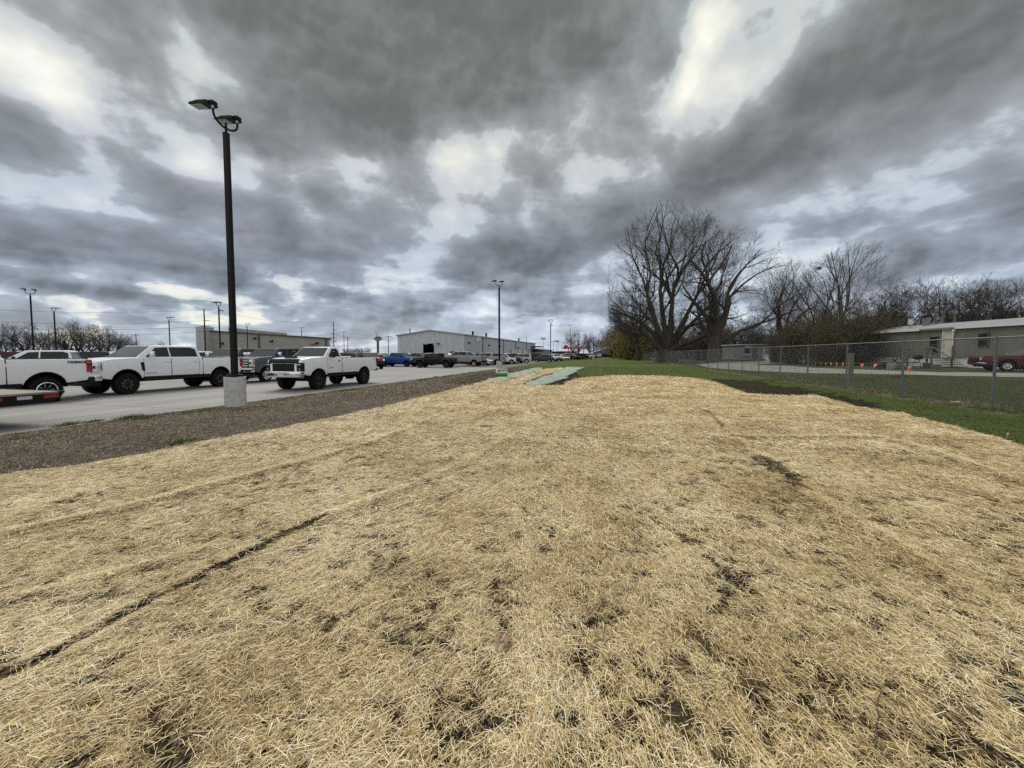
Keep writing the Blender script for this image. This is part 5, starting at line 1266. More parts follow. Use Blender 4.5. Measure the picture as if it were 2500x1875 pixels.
# ---------------------------------------------------------------- low far buildings, canopy, sign
def far_things():
    g = empty('low_building', (23, 250, -.2), label='long low dark roofed building at the far end of the lot', cat='building')
    b = MB(); b.box((-4, 0, 1.5), (34, 12, 3.2)); b.build('wall', simple('far_wall', (.14, .14, .145), .8), g); b = MB(); b.box((-4, 0, 3.3), (36, 14, .5)); b.build('roof', BLK, g)
    g = empty('low_building', (9.5, 232, -.2), label='low pale roofed annex past the end of the shed', cat='building'); b = MB(); b.prism([(-6, 0), (-6, 6.0), (14, 3.8), (14, 0)], 14); b.build('wall', simple('annex_wall', (.22, .25, .26), .8), g)
    b = MB(); b.prism([(-6.4, 6.0), (-6.4, 6.5), (14.4, 4.3), (14.4, 3.8)], 15); b.build('roof', simple('pale_roof', (.62, .63, .64), .5), g)
    g = empty('fuel_canopy', (0, 0, 0), label='red fuel station canopy at the end of the road', cat='canopy'); Y = 300
    x0 = (1375-1250)/FPX*Y; x1 = (1437-1250)/FPX*Y
    rd = simple('canopy_red', (.50, .028, .022), .5); b = MB(); b.box(((x0+x1)/2, Y, 6.5), (x1-x0, 12, 1.1)); b.build('canopy_roof', rd, g)
    b = MB(); b.lathe([(0, 0), (1.7, 0), (1.7, .5), (0, .5)], 20, 'Y', Matrix.Translation((x0+1.0, Y-6.8, 7.0))); b.build('round_emblem', rd, g)
    for x in (x0+4, x1-4): b = MB(); b.box((x, Y, 3), (.6, .6, 6)); b.build('column', WHT, g)
    g = empty('fuel_shop', (0, 0, 0), label='small red fronted shop under the fuel canopy', cat='building'); b = MB(); b.box((x0+6, Y+18, 2), (14, 8, 4)); b.build('wall', simple('shop_red', (.16, .03, .03), .7), g)
    g = empty('grey_house', (0, 0, 0), label='low grey house with white siding at the far end of the fence', cat='house'); X = (1462-1250)/FPX*210+5
    b = MB(); b.box((X, 212, 1.4), (14, 8, 2.8)); b.build('wall', simple('grey_siding', (.30, .32, .33), .8), g); b = MB(); b.prism([(X-8, 2.8), (X, 5.2), (X+8, 2.8)], 9.5, Matrix.Translation((0, 212, 0))); b.build('roof', simple('shingle_grey', (.22, .23, .25), .8), g)
    g = empty('dark_fence', (0, 0, 0), label='dark board fence closing the far end of the lane', cat='fence'); b = MB(); b.box((39+2, 185, .8), (14, .15, 2.0)); b.build('boards', BLK, g)
    # oval sign
    Y = 150; X = (924-1250)/FPX*Y; z = (865-827)/FPX*Y+1.5
    g = empty('oval_sign', (X, Y, -.2), label='blue oval dealer sign reading Ford on a thick grey pole', cat='sign')
    b = MB(); b.tube([(0, 0, 0), (0, 0, z-.5)], .38, 12); b.build('pole', GALV, g)
    b = MB(); n = 40
    for rr, yy, mt in ((1, .2, 0),):
        vs = [(1.62*math.cos(2*math.pi*k/n), -.22, .86*math.sin(2*math.pi*k/n)) for k in range(n)]+[(1.62*math.cos(2*math.pi*k/n), .22, .86*math.sin(2*math.pi*k/n)) for k in range(n)]
        b.add([(x, y, zz+z+.2) for x, y, zz in vs], [tuple(range(n)), tuple(range(n, 2*n))[::-1]]+[(i, i+n, (i+1) % n+n, (i+1) % n) for i in range(n)])
    f = b.build('sign_panel', simple('sign_blue', (.010, .022, .075), .3), g)
    lt = simple('sign_white', (.62, .66, .70), .4)
    text_mesh('lettering', 'Ford', 1.35, lt, f, (0, -.235, z+.18), (R(90), 0, 0), .01, .35, 1.15, .015)
    b = MB()
    for k in range(n):
        a0, a1 = 2*math.pi*k/n, 2*math.pi*(k+1)/n
        b.add([(1.50*math.cos(a0), -.226, z+.2+.76*math.sin(a0)), (1.50*math.cos(a1), -.226, z+.2+.76*math.sin(a1)), (1.44*math.cos(a1), -.226, z+.2+.71*math.sin(a1)), (1.44*math.cos(a0), -.226, z+.2+.71*math.sin(a0))], [(0,1,2,3)])
    b.build('border_line', lt, f, fix=False)
far_things()
# ---------------------------------------------------------------- yard sign
def yard_sign():
    p = at(1225, 923); g = empty('yard_sign', tuple(p), label='small white and green lawn company yard sign on wire legs', cat='sign'); sc = p.y/FPX
    W, Hh = 29*sc, 19*sc; z0 = .10
    wt = simple('sign_board', (.70, .71, .68), .5); gr = simple('sign_green', (.075, .24, .045), .5); gd = simple('sign_dark_green', (.025, .11, .03), .5); lg = simple('sign_lime', (.26, .38, .10), .5)
    g.rotation_euler = (0, 0, R(6)); F = MB(); F.box((0, 0, z0+Hh/2), (W, .012, Hh)); f = F.build('board', wt, g)
    for nm, a, b_, m in (('lime_band', .40, .46, lg), ('green_band', .18, .40, gr), ('dark_green_band', .0, .18, gd)):
        b = MB(); b.box((0, -.008, z0+Hh*(a+b_)/2), (W, .006, Hh*(b_-a)-.001)); b.build(nm, m, f)
    text_mesh('lettering', 'JOANTI', W*.21, INK, f, (W*.14, -.009, z0+Hh*.76), (R(90), 0, 0), .002, .1, 1.0, .006)
    text_mesh('small_lettering', 'LAWN  CARE', W*.075, gd, f, (W*.14, -.009, z0+Hh*.57), (R(90), 0, 0), .002) if False else None
    b = MB(); b.prism([(-W*.36, z0+Hh*.56), (-W*.30, z0+Hh*.80), (-W*.24, z0+Hh*.56)], .004, Matrix.Translation((0, -.009, 0))); b.prism([(-W*.28, z0+Hh*.60), (-W*.20, z0+Hh*.92), (-W*.15, z0+Hh*.60)], .004, Matrix.Translation((0, -.010, 0))); b.build('emblem', INK, f)
    b = MB()
    for s in (-1, 1): b.tube([(s*W*.3, .01, -.15), (s*W*.3, .01, z0+Hh*.5)], .006, 5)
    b.build('wire_leg', GALV, g)
yard_sign()
# ---------------------------------------------------------------- chain link fence
def fence():
    g = empty('chain_link_fence', (0, 0, 0), label='long galvanized chain link fence running away beside the lawn', cat='fence')
    v = 9.85; Hf = 1.83; step = 3.05; dy = step/math.hypot(1, SL); y0 = 9.72-3*dy; n = 58
    pts = [(SL*(y0+i*dy)+v, y0+i*dy) for i in range(n)]
    pm = MB(); pm.tube([(0, 0, -.1), (0, 0, Hf-.02)], .030, 8); pm.tube([(0, 0, Hf-.03), (0, 0, Hf+.05)], .036, 8)
    me = None
    for i, (x, y) in enumerate(pts):
        if me is None: o = pm.build('post', GALV, g, smooth=50); me = o.data
        else: o = bpy.data.objects.new('post', me); link(o, g)
        o.location = (x, y, H(x, y)); o.rotation_euler = (R(rnd.uniform(-.7, .7)), R(rnd.uniform(-.7, .7)), 0)
    b = MB(); b.tube([(x, y, H(x, y)+Hf) for x, y in pts], .021, 6); b.build('top_rail', GALV, g, smooth=50)
    b = MB()
    for i, (x, y) in enumerate(pts[:30]):
        for z in (.25, .75, 1.25, 1.7): b.lathe([(.033, -.012), (.037, 0), (.033, .012)], 8, 'Z', Matrix.Translation((x, y, H(x, y)+z)))
    b.build('tie_band', GALV, g)
    # the woven wire: two crossing sets of straight strands a wire thickness apart
    d = Vector((SL, 1, 0)).normalized(); nr = Vector((1, -SL, 0)).normalized(); L = (n-1)*step; z0, z1 = .02, Hf-.03; hz = z1-z0
    p0 = Vector((pts[0][0], pts[0][1], H(*pts[0]))); P = .078
    V = []; F = []; c = 0
    for s, off in ((1, -.024), (-1, -.028)):
        k0 = int(-hz/P)-1
        for k in range(k0, int(L/P)+int(hz/P)+2):
            u0 = k*P
            a0, a1 = 0.0, hz
            ua, ub = (u0, u0+hz*.93*s)
            # clip to fence length
            if max(ua, ub) < 0 or min(ua, ub) > L: continue
            ka = 0.0; kb = 1.0
            if ub != ua:
                for lim in (0.0, L):
                    t = (lim-ua)/(ub-ua)
                    if 0 < t < 1:
                        inside_a = 0 <= ua <= L
                        if inside_a: kb = min(kb, t)
                        else: ka = max(ka, t)
            dist = ua+ (pts[0][1])
            far = max(1.0, 1.0 if dist < 30 else 1.0)
            rr = .0014*far
            A = p0+d*(ua+(ub-ua)*ka)+nr*off+Vector((0, 0, z0+hz*ka)); B = p0+d*(ua+(ub-ua)*kb)+nr*off+Vector((0, 0, z0+hz*kb))
            ax = (B-A).normalized(); w = ax.cross(nr).normalized()*rr; q = nr*rr
            for p in (A, B): V += [p+w, p-w*.5+q*.87, p-w*.5-q*.87]
            F += [(c, c+1, c+4, c+3), (c+1, c+2, c+5, c+4), (c+2, c, c+3, c+5)]; c += 6
    o = mesh_np('wire_mesh', np.array([tuple(p) for p in V]), np.array(F), simple('chain_wire', (.20, .22, .225), .5, .4, var=.1), g)
fence()
# ---------------------------------------------------------------- green mobile home
def mobile_home():
    g = empty('green_mobile_home', (34.5, 21.5, .5), label='long sage green mobile home with a grey roof beyond the fence', cat='house'); 
    L, W = 17.5, 4.6
    gs = siding('sage_siding', (.165, .172, .128), .19, 2, .35, .22, .6); wh = simple('white_trim', (.60, .61, .60), .5); rf = simple('home_roof', (.24, .24, .245), .7, scale=3)
    sk = simple('white_skirting', (.55, .56, .55), .6, scale=3); fr = simple('window_frame', (.10, .11, .11), .5)
    z0, z1 = .74, 3.02
    b = MB(); b.box((W/2, L/2, (z0+z1)/2), (W, L, z1-z0)); wl = b.build('wall', gs, g)
    b = MB(); b.box((W/2, L/2, z0/2-.1), (W-.10, L-.1, z0+.18)); b.build('skirting', sk, g)
    b = MB(); b.prism([(-.14, z1), (-.14, z1+.10), (W/2, z1+.62), (W+.14, z1+.10), (W+.14, z1)], L+.3, Matrix.Translation((0, L/2, 0))); ro = b.build('roof', rf, g)
    b = MB(); b.box((-.155, 4.3, z1+.03), (.03, 8.4, .16)); b.box((-.155, 14.2, z1+.03), (.03, 6.2, .16)); b.build('fascia', wh, g)
    b = MB(); b.box((-.155, 9.9, z1+.03), (.03, 2.2, .15)); b.build('bare_fascia', simple('bare_wood', (.20, .17, .13), .8), g)
    yd = 28.8-21.5+.9
    def yat(px): return 34.5/((px-1250)/FPX)-21.5
    yd = yat(2312)
    b = MB(); b.box((-.02, yd, z0+1.04), (.05, .66, 2.08)); d = b.build('door', simple('cream_door', (.47, .45, .37), .5, scale=2), g)
    b = MB()
    for s in (-1, 1): b.box((-.035, yd+s*.36, z0+1.05), (.07, .06, 2.14))
    b.box((-.035, yd, z0+2.16), (.07, .78, .07)); b.build('door_frame', wh, d)
    b = MB(); b.box((-.06, yd+.25, z0+1.0), (.05, .05, .05)); b.build('handle', GALV, d)
    for px, w, h, zc in ((2398, .62, 1.00, 2.06), (2278, .60, 1.26, 1.80)):
        y = yat(px); b = MB(); b.box((-.02, y, zc), (.05, w, h)); wo = b.build('window', GLASS, g)
        b = MB()
        for s in (-1, 1): b.box((-.03, y+s*w/2, zc), (.06, .05, h+.05)); b.box((-.03, y, zc+s*h/2), (.06, w+.05, .05))
        b.box((-.03, y, zc), (.06, w, .04)); b.build('frame', fr, wo)
    b = MB(); b.box((-.10, yat(2328), z0+2.12), (.14, .14, .18)); b.build('porch_light', wh, g)
    y = 36.2/1.07-21.5; b = MB(); b.box((W/2-.6, y, z1+.85), (.34, .34, .75)); b.build('flue_box', simple('flue_grey', (.16, .18, .20), .5, .3), g); b = MB(); b.box((W/2-.6, y, z1+1.28), (.50, .50, .14)); b.build('flue_cap', BLK, g)
    b = MB(); b.box((W/2-.4, y+1.5, z1+.95), (.26, .26, .5)); b.build('white_vent', wh, g)
    # wooden steps
    s = empty('wooden_porch', (34.5-1.0, 21.5+yd, .5), label='weathered wooden porch with steps and rails at the cream door', cat='porch')
    wd = simple('weathered_wood', (.13, .115, .09), .9, scale=5, bmp=.01)
    b = MB()
    for k in range(7): b.box((-.45+.0, -1.5+.30*k+.6, .70), (1.7, .27, .04))
    b.build('deck', wd, s)
    for x in (-1.25, .35):
        for y in (-.9, .9): b = MB(); b.box((x, y, .80), (.09, .09, 1.65)); b.build('post', wd, s)
    b = MB(); b.box((-1.25, 0, 1.55), (.06, 1.9, .09)); b.box((-1.25, 0, 1.2), (.04, 1.8, .07)); b.box((-.45, .9, 1.55), (1.6, .06, .09)); b.box((-.45, .9, 1.2), (1.6, .04, .07))
    b.tube([(-1.25, -.9, 1.6), (-1.25, -2.2, .75)], .045, 4); b.build('rail', wd, s)
    for k in range(4): b = MB(); b.box((-.5, -1.1-.28*k, .55-.16*k), (1.5, .28, .05)); b.build('step', wd, s)
mobile_home()
# ---------------------------------------------------------------- second home, clutter, flags, cone
def yard_things():
    Y = 62; x0 = (1812-1250)/FPX*Y; x1 = (1935-1250)/FPX*Y
    g = empty('white_mobile_home', ((x0+x1)/2, Y, .5), label='small pale mobile home seen through the fence behind the gravel road', cat='house')
    W = x1-x0; w = siding('shaded_pale_siding', (.17, .19, .19), .3, 0, .8, .15, .6); b = MB(); b.box((0, 3, 1.35), (W, 6, 2.3)); b.build('wall', w, g)  # siding colour lowered to carry the shade under the trees
    b = MB(); b.box((0, 3, 2.56), (W+.3, 6.4, .16)); b.build('roof', simple('cream_roof', (.48, .47, .41), .6), g)
    for x, ww in ((-3.3, .9), (1.2, 1.0)):
        b = MB(); b.box((x, -.03, 1.6), (ww, .08, 1.1)); o = b.build('window', GLASS, g); b = MB(); b.box((x, -.08, 2.18), (ww+.2, .06, .1)); b.box((x, -.08, 1.02), (ww+.2, .06, .1)); b.build('frame', WHT, o)
    b = MB(); b.box((-.4, -.03, 1.25), (.9, .08, 2.0)); b.build('door', simple('blue_white_door', (.42, .46, .50), .5), g)
    b = MB(); b.box((-2.0, -.03, 1.25), (.8, .08, 2.0)); b.build('dark_panel', SEAM, g)
    b = MB(); b.add([(W/2-1.2, -.6, .0), (W/2-1.2, -.6, 2.4), (W/2+2.6, -.6, .15), (W/2+2.6, -.6, 0), (W/2-1.2, -.54, .0), (W/2-1.2, -.54, 2.4), (W/2+2.6, -.54, .15), (W/2+2.6, -.54, 0)], [(0,1,2,3), (4,7,6,5), (0,4,5,1), (1,5,6,2), (2,6,7,3), (3,7,4,0)]); b.build('lean_to_panel', simple('pale_tarp', (.38, .41, .40), .6), g)
    # white appliance boxes and orange netting
    p = at(1880, 884)
    b = MB(); b.box((0, 0, .5), (.75, .7, 1.0)); o = empty('white_washer', tuple(p), label='white front loading washer standing beside the gravel road', cat='appliance'); b.build('cabinet', WHT, o, bevel=.03)
    b = MB(); b.lathe([(0, 0), (.2, 0), (.24, .03)], 16, 'Y', Matrix.Translation((0, -.40, .5))); b.build('door', BLK, o)
    q = at(1887, 883.5); b = MB(); b.box((.35, .3, .62), (.7, .7, 1.24)); o = empty('white_cabinet', tuple(q), label='taller white cabinet right behind the front loading washer', cat='appliance'); b.build('cabinet', WHT, o, bevel=.03); b = MB(); b.box((.35, -.06, .9), (.62, .02, .5)); b.build('panel', simple('off_white', (.6, .6, .58), .5), o)
    og = simple('safety_orange', (.62, .19, .11), .6, var=.25); fo = simple('faded_orange', (.42, .13, .07), .7, var=.3)
    p = at(1884, 884.5); m = MB(); r = random.Random(4)
    for k in range(26):
        x = r.uniform(-.5, .6); h = r.uniform(.15, .6)*(1-abs(x)); m.add([(x, r.uniform(-.3, .1), 0), (x+r.uniform(.1, .3), r.uniform(-.3, .1), 0), (x+r.uniform(-.1, .2), r.uniform(-.3, .1), h)], [(0, 1, 2)])
    o = m.build('orange_netting', og, fix=False, label='crumpled heap of orange safety netting at the foot of the washer', cat='netting'); o.location = p+Vector((0, -.6, 0))
    # pennant string
    st = [(1895, 50.0, 884), (1958, 40, 879.5), (2075, 29, 885), (2200, 24.5, 884)]
    pts = []
    for px, Y, py in st: pts.append(atY(px, Y, py))
    gp = empty('pennant_string', (0, 0, 0), label='string of small orange pennants strung across the yard behind the fence', cat='pennants')
    m = MB(); path = []
    for a, b_ in zip(pts, pts[1:]):
        for k in range(8): t = k/8; path.append(a.lerp(b_, t)-Vector((0, 0, .30*4*t*(1-t)*.35)))
    path.append(pts[-1]); m.tube(path, .010, 4); m.build('string', SEAM, gp)
    acc = 0; nxt = .3; r = random.Random(9)
    for a, b_ in zip(path, path[1:]):
        d = (b_-a); L = d.length
        while nxt < acc+L:
            p = a+d*((nxt-acc)/L); dn = d.normalized(); w = dn*.19; tw = r.uniform(-.10, .10); h = r.uniform(.24, .36)
            f = MB(); o1 = Vector((-dn.y, dn.x, 0))*tw
            f.add([p-w, p+w, p+Vector((0, 0, -h))+o1, p-w+Vector((.004, .004, 0)), p+w+Vector((.004, .004, 0)), p+Vector((.004, .004, -h))+o1], [(0,1,2), (3,5,4), (0,3,4,1), (1,4,5,2), (2,5,3,0)]); f.build('pennant', og, gp, fix=False)
            nxt += 1.25
        acc += L
    for px, Y, py in st[1:2]:
        a = atY(px, Y, py); f = MB(); f.tube([(a.x, a.y, H(a.x, a.y)), (a.x, a.y, a.z+.15)], .02, 6); f.build('stake', GALV, gp)
    # wooden post near the fence
    p = at(2075, 944); f = MB(); f.tube([(0, 0, -.1), (0.01, 0, 1.45)], [.10, .095], 10); f.build('wooden_post', simple('old_post', (.14, .13, .105), .9, scale=9, bmp=.02), label='stout grey wooden post just behind the fence', cat='post').location = p
    # cone
    Y = 25.0; X = (2222-1250)/FPX*Y; g = empty('traffic_cone', (X, Y, H(X, Y)), label='faded orange traffic cone with a white collar by the gravel road', cat='traffic cone')
    g.scale = (.8, .8, .72); m = MB(); m.lathe([(.16, .03), (.025, .70), (0, .71)], 16); m.build('cone', fo, g, smooth=40); m = MB(); m.box((0, 0, .015), (.38, .38, .03)); m.build('base', fo, g, bevel=.008)
    m = MB(); m.lathe([(.108, .32), (.068, .52)], 16); m.build('collar', simple('dirty_white', (.38, .36, .33), .7), g, smooth=40)
    # yellow utility marker in the lawn
    p = at(1447, 884); g = empty('gas_marker', tuple(p), label='yellow marker post standing alone in the far lawn', cat='marker post'); ye = simple('marker_yellow', (.62, .42, .05), .5)
    m = MB(); m.tube([(0, 0, 0), (0, 0, 1.0)], .07, 8); m.build('post', ye, g); m = MB(); m.box((.12, 0, .75), (.18, .14, .3)); m.build('meter', ye, g)
    m = MB(); m.box((0, 0, .9), (.4, .3, 1.8)); p = at(1449, 871); o = m.build('small_pedestal', simple('pedestal', (.40, .37, .26), .7), bevel=.03, label='tan utility pedestal beyond the yellow marker post', cat='pedestal'); o.location = p; o.scale = (1, 1, .6)
    # porch clutter left of the steps
    wd = simple('clutter_wood', (.15, .14, .12), .9); r = random.Random(12)
    Yc = 28.5; X = (2195-1250)/FPX*Yc; z = H(X, Yc)
    g = empty('picnic_table', (X, Yc, z), 1.2, label='grey wooden picnic table standing left of the porch', cat='table')
    m = MB(); [m.box((0, -.32+.16*k, .74), (1.7, .14, .04)) for k in range(5)]; m.build('table_top', wd, g)
    for s in (-1, 1): m = MB(); m.box((0, s*.7, .44), (1.7, .25, .04)); m.build('bench', wd, g)
    for x in (-.6, .6): m = MB(); m.box((x, 0, .42), (.05, 1.5, .08)); m.tube([(x, -.5, 0), (x, .2, .72)], .04, 4); m.tube([(x, .5, 0), (x, -.2, .72)], .04, 4); m.build('leg', wd, g)
    X = (2240-1250)/FPX*27; g = empty('charcoal_grill', (X, 27, H(X, 27)), label='black kettle grill beside the porch of the green home', cat='grill')
    m = MB(); m.lathe([(0, .62), (.2, .66), (.28, .8), (.22, .95), (0, 1.02)], 16); m.build('kettle', BLK, g, smooth=50)
    for a in (0, 2.1, 4.2): m = MB(); m.tube([(.1*math.cos(a), .1*math.sin(a), .66), (.3*math.cos(a), .3*math.sin(a), 0)], .015, 5); m.build('leg', GALV, g)
    for i, (px, Y, s, c, lb) in enumerate(((2150, 29, .5, (.05, .05, .055), 'black storage tote in the yard left of the picnic table'), (2175, 27.5, .38, (.28, .28, .27), 'grey plastic bin before the picnic table'), (2265, 27.2, .42, (.10, .07, .11), 'dark purple tub under the porch rail'), (2285, 26.5, .32, (.16, .18, .07), 'olive tub at the foot of the porch'))):
        X = (px-1250)/FPX*Y; g = empty('storage_tote', (X, Y, H(X, Y)), r.uniform(0, 1), label=lb, cat='tote', group='storage totes by the porch'); mt = simple('tote_%d' % i, c, .5)
        m = MB(); m.box((0, 0, s*.45), (s*1.3, s, s*.9), top=(1.12, 1.12)); m.build('tub', mt, g, bevel=.02); m = MB(); m.box((0, 0, s*.93), (s*1.5, s*1.16, s*.08)); m.build('lid', mt, g, bevel=.01)
    for i, (px, Y) in enumerate(((2278, 45), (2296, 44), (2325, 46), (2402, 48), (2220, 46))):
        X = (px-1250)/FPX*Y; m = MB(); m.tube([(0, 0, 0), (0, 0, 6.2-.3*i)], .12, 7); m.build('wooden_mast', simple('mast_wood', (.15, .14, .11), .9) if i == 0 else bpy.data.materials['mast_wood'], label='grey wooden pole rising behind the roof of the green home', cat='pole', group='wooden poles behind the green home').location = (X, Y, .5)
yard_things()
# ---------------------------------------------------------------- small things on the straw
def litter():
    lf = simple('dead_leaf', (.26, .17, .105), .8, scale=20)
    p = at(1085*P2, 1413*P2); g = empty('dead_leaf', tuple(p+Vector((0, 0, .05))), .3, label='curled brown dead leaf lying on the straw in the foreground', cat='leaf')
    m = MB()
    for a, L, w in ((.2, .055, .020), (-.5, .045, .022), (2.7, .05, .016)):
        c, s = math.cos(a), math.sin(a); n = 5; vs = []
        for k in range(n+1):
            t = k/n; ww = w*math.sin(math.pi*min(1, t*.92+.04)); z = .010*math.sin(t*3)
            for q in (-1, 0, 1): vs.append((c*L*t-s*q*ww, s*L*t+c*q*ww, z+abs(q)*.008))
        m.add(vs, [(3*i+j, 3*i+j+1, 3*i+j+4, 3*i+j+3) for i in range(n) for j in range(2)])
    o = m.build('blade', lf, g, fix=False, smooth=60); sd = o.modifiers.new('t', 'SOLIDIFY'); sd.thickness = .0012
    tw = simple('twig_bark', (.075, .055, .040), .8)
    def twig(lab, px, py, ang, L, rr, brn=0):
        p = at(px*P2, py*P2); m = MB(); c = Vector((p.x, p.y, p.z+.055)); d = Vector((math.cos(ang), math.sin(ang), 0)); r = random.Random(int(px)); pts = []
        for k in range(7): pts.append(c+d*(L*(k/6-.5))+Vector((r.uniform(-1, 1), r.uniform(-1, 1), .4))*L*.018)
        m.tube(pts, [rr*(1-.08*k) for k in range(7)], 5)
        for k in range(brn): a = pts[2+k]; e = Vector((math.cos(ang+.9-1.8*(k % 2)), math.sin(ang+.9-1.8*(k % 2)), .1)); m.tube([a, a+e*L*.2], [rr*.6, rr*.3], 4)
        m.build('twig', tw, label=lab, cat='twig', smooth=60)
    twig('dark forked twig lying on the straw at lower right', 1895, 1578, .75, .34, .004, 3)
    twig('short dark twig on the straw by the left blanket gap', 648, 1204, .15, .22, .004)
    twig('thin dark twig on the straw near the lower left corner', 222, 1488, -.2, .11, .003)
    twig('small dark twig on the straw near the centre', 1055, 926, .1, .35, .010, 2)
    twig('small dark twig on the straw at right centre', 1612, 905, .1, .30, .012, 2)
    wt = simple('white_flag', (.75, .76, .74), .5); p = at(2457, 1072); g = empty('marker_flag', tuple(p), label='tiny white marker flag at the right edge of the straw', cat='flag')
    m = MB(); m.tube([(0, 0, 0), (.01, 0, .10)], .003, 4); m.build('wire', wt, g); m = MB(); m.box((.02, 0, .095), (.035, .004, .025)); m.build('cloth', wt, g)
    p = at(2335, 982); m = MB(); m.box((0, 0, .01), (.22, .14, .02)); m.build('white_scrap', wt, bevel=.005, label='white scrap lying at the foot of the fence', cat='litter').location = p
litter()
# ---------------------------------------------------------------- bare trees
def mat_bark(name, a, b_):
    m, t, b = material(name); co = t.node('ShaderNodeTexCoord').outputs['Object']
    n = t.noise(t.vm('MULTIPLY', co, (1, 1, .25)), 6, 5, .65)
    t.put(b.inputs['Base Color'], t.ramp(n, [(.35, a), (.65, b_)])); b.inputs['Roughness'].default_value = .95; b.inputs['Specular IOR Level'].default_value = .15; bump(t, b, n, .05); return m
BARK = mat_bark('grey_bark', (.050, .043, .035), (.115, .10, .082)); TWIG = mat_bark('twig_bark_dark', (.055, .047, .040), (.105, .09, .076)); TWIGR = mat_bark('reddish_twigs', (.075, .058, .046), (.13, .104, .084))
def grow(seed, Ht, trunk_r, forks, spread=.5, depth=6, up=.35, first=.12, twig=.010, n0=6, crook=.16, droop=0.0, dens=1.0, lean=(0, 0), budget=26000, rx=.40, ex=0.0):
    """returns thick (trunk and limbs) and thin (twigs) tube sets as arrays; one branch path after another"""
    r = random.Random(seed); segs = ([], [])
    cnt = [0]
    from collections import deque
    Q = deque()
    def step(p, d, L, rad, dep):
        n = 5 if dep < 3 else (4 if dep < 5 else 3); pts = [p.copy()]; rs = [rad]; end = max(twig*.5, rad*.52)
        kids = []; dead = False
        lim = r.uniform(.84, 1.06)
        for k in range(n):
            d = (d+Vector((r.gauss(0, crook), r.gauss(0, crook), r.gauss(0, crook*.7)+up*.10-(droop*.1 if dep > 3 else 0)))).normalized()
            q = p+d*(L/n)
            if ((q.x-ex-lean[0]*q.z)**2+q.y**2)/(rx*Ht)**2+((q.z-.50*Ht)/(.50*Ht))**2 > lim and q.z > .12*Ht: dead = True; break
            p = q; pts.append(p.copy()); rr = rad+(end-rad)*(k+1)/n; rs.append(rr)
            if dep < depth and k >= (0 if dep else 1) and r.random() < (.66 if dep > 1 else .5)*dens: kids.append((p.copy(), d.copy(), rr))
        if len(pts) > 1: cnt[0] += n; (segs[0] if rad > .045 else segs[1]).append((pts, rs))
        if dep >= depth: return
        if dead: kids = kids+[(p.copy(), d.copy(), rs[-1])] if dep < depth-1 and len(pts) > 1 else kids
        for j in range(0 if dead else r.choice((2, 2, 3))):
            a = r.uniform(0, 2*math.pi); q = d.orthogonal().normalized(); q = Matrix.Rotation(a, 3, d) @ q
            nd = (d+q*spread*r.uniform(.55, 1.15)+Vector((0, 0, up*.25))).normalized()
            Q.append((p.copy(), nd, L*r.uniform(.62, .88), rs[-1]*r.uniform(.62, .84), dep+1))
        for (kp, kd, kr) in kids:
            a = r.uniform(0, 2*math.pi); q = kd.orthogonal().normalized(); q = Matrix.Rotation(a, 3, kd) @ q
            nd = (kd*.75+q*r.uniform(.5, .95)+Vector((0, 0, up*.25))).normalized(); Q.append((kp, nd, L*r.uniform(.38, .66), max(twig*.6, kr*r.uniform(.35, .6)), dep+1))
    def branch(*a): Q.append(a)
    base = Vector((0, 0, -.1)); hf = Ht*first; dd = Vector((lean[0], lean[1], 1)).normalized()
    tp = [base, base+dd*hf*.5+Vector((r.gauss(0, .03), r.gauss(0, .03), 0))*hf, base+dd*(hf+.1)]
    segs[0].append((tp, [trunk_r*1.25, trunk_r, trunk_r*.95]))
    for (az, tilt, kL, kr, z) in forks:
        d = Vector((math.sin(az)*math.sin(tilt), math.cos(az)*math.sin(tilt), math.cos(tilt)))
        branch(base+dd*hf*z, d, Ht*kL, trunk_r*kr, 1)
    while Q and cnt[0] < budget: step(*Q.popleft())
    k = Ht/max(p.z for st in segs for pts, _ in st for p in pts)
    return tuple([([p*k for p in pts], [max(q*k, twig*.45) for q in rs]) for pts, rs in st] for st in segs)
def tubes_np(sets, n):
    V = []; F = []; c = 0
    for pts, rs in sets:
        up = None; m = len(pts)
        for i, p in enumerate(pts):
            a = pts[max(i-1, 0)]; b = pts[min(i+1, m-1)]; d = (b-a).normalized()
            if up is None: up = Vector((0, 0, 1)) if abs(d.z) < .9 else Vector((1, 0, 0))
            u = d.cross(up); u = u.normalized() if u.length > 1e-5 else d.orthogonal().normalized(); w = u.cross(d); up = w
            for k in range(n):
                t = 2*math.pi*k/n; q = p+(u*math.cos(t)+w*math.sin(t))*rs[i]; V.append((q.x, q.y, q.z))
        for i in range(m-1):
            for k in range(n): a = c+i*n+k; b = c+i*n+(k+1) % n; F.append((a, b, b+n, a+n))
        c += m*n
    return np.array(V), np.array(F)
def tree(name, label, segs, loc, group=None, mats=None, scale=1.0, rz=0.0, nthick=7):
    g = empty(name, loc, rz, label=label, cat='tree', group=group); g.scale = (scale,)*3; mats = mats or (BARK, TWIG)
    v, f = tubes_np(segs[0], nthick); o = mesh_np('trunk', v, f, mats[0], g); o.data.shade_smooth()
    v, f = tubes_np(segs[1], 3); mesh_np('crown', v, f, mats[1], g)
    return g
def fk(seed, n, t0, t1, kL, kr, z0=1.0, az0=0):
    r = random.Random(seed); return [(az0+2*math.pi*(i+r.uniform(-.3, .3))/n, r.uniform(t0, t1), kL*r.uniform(.85, 1.15), kr*r.uniform(.8, 1.15), r.uniform(z0, 1.0)) for i in range(n)]
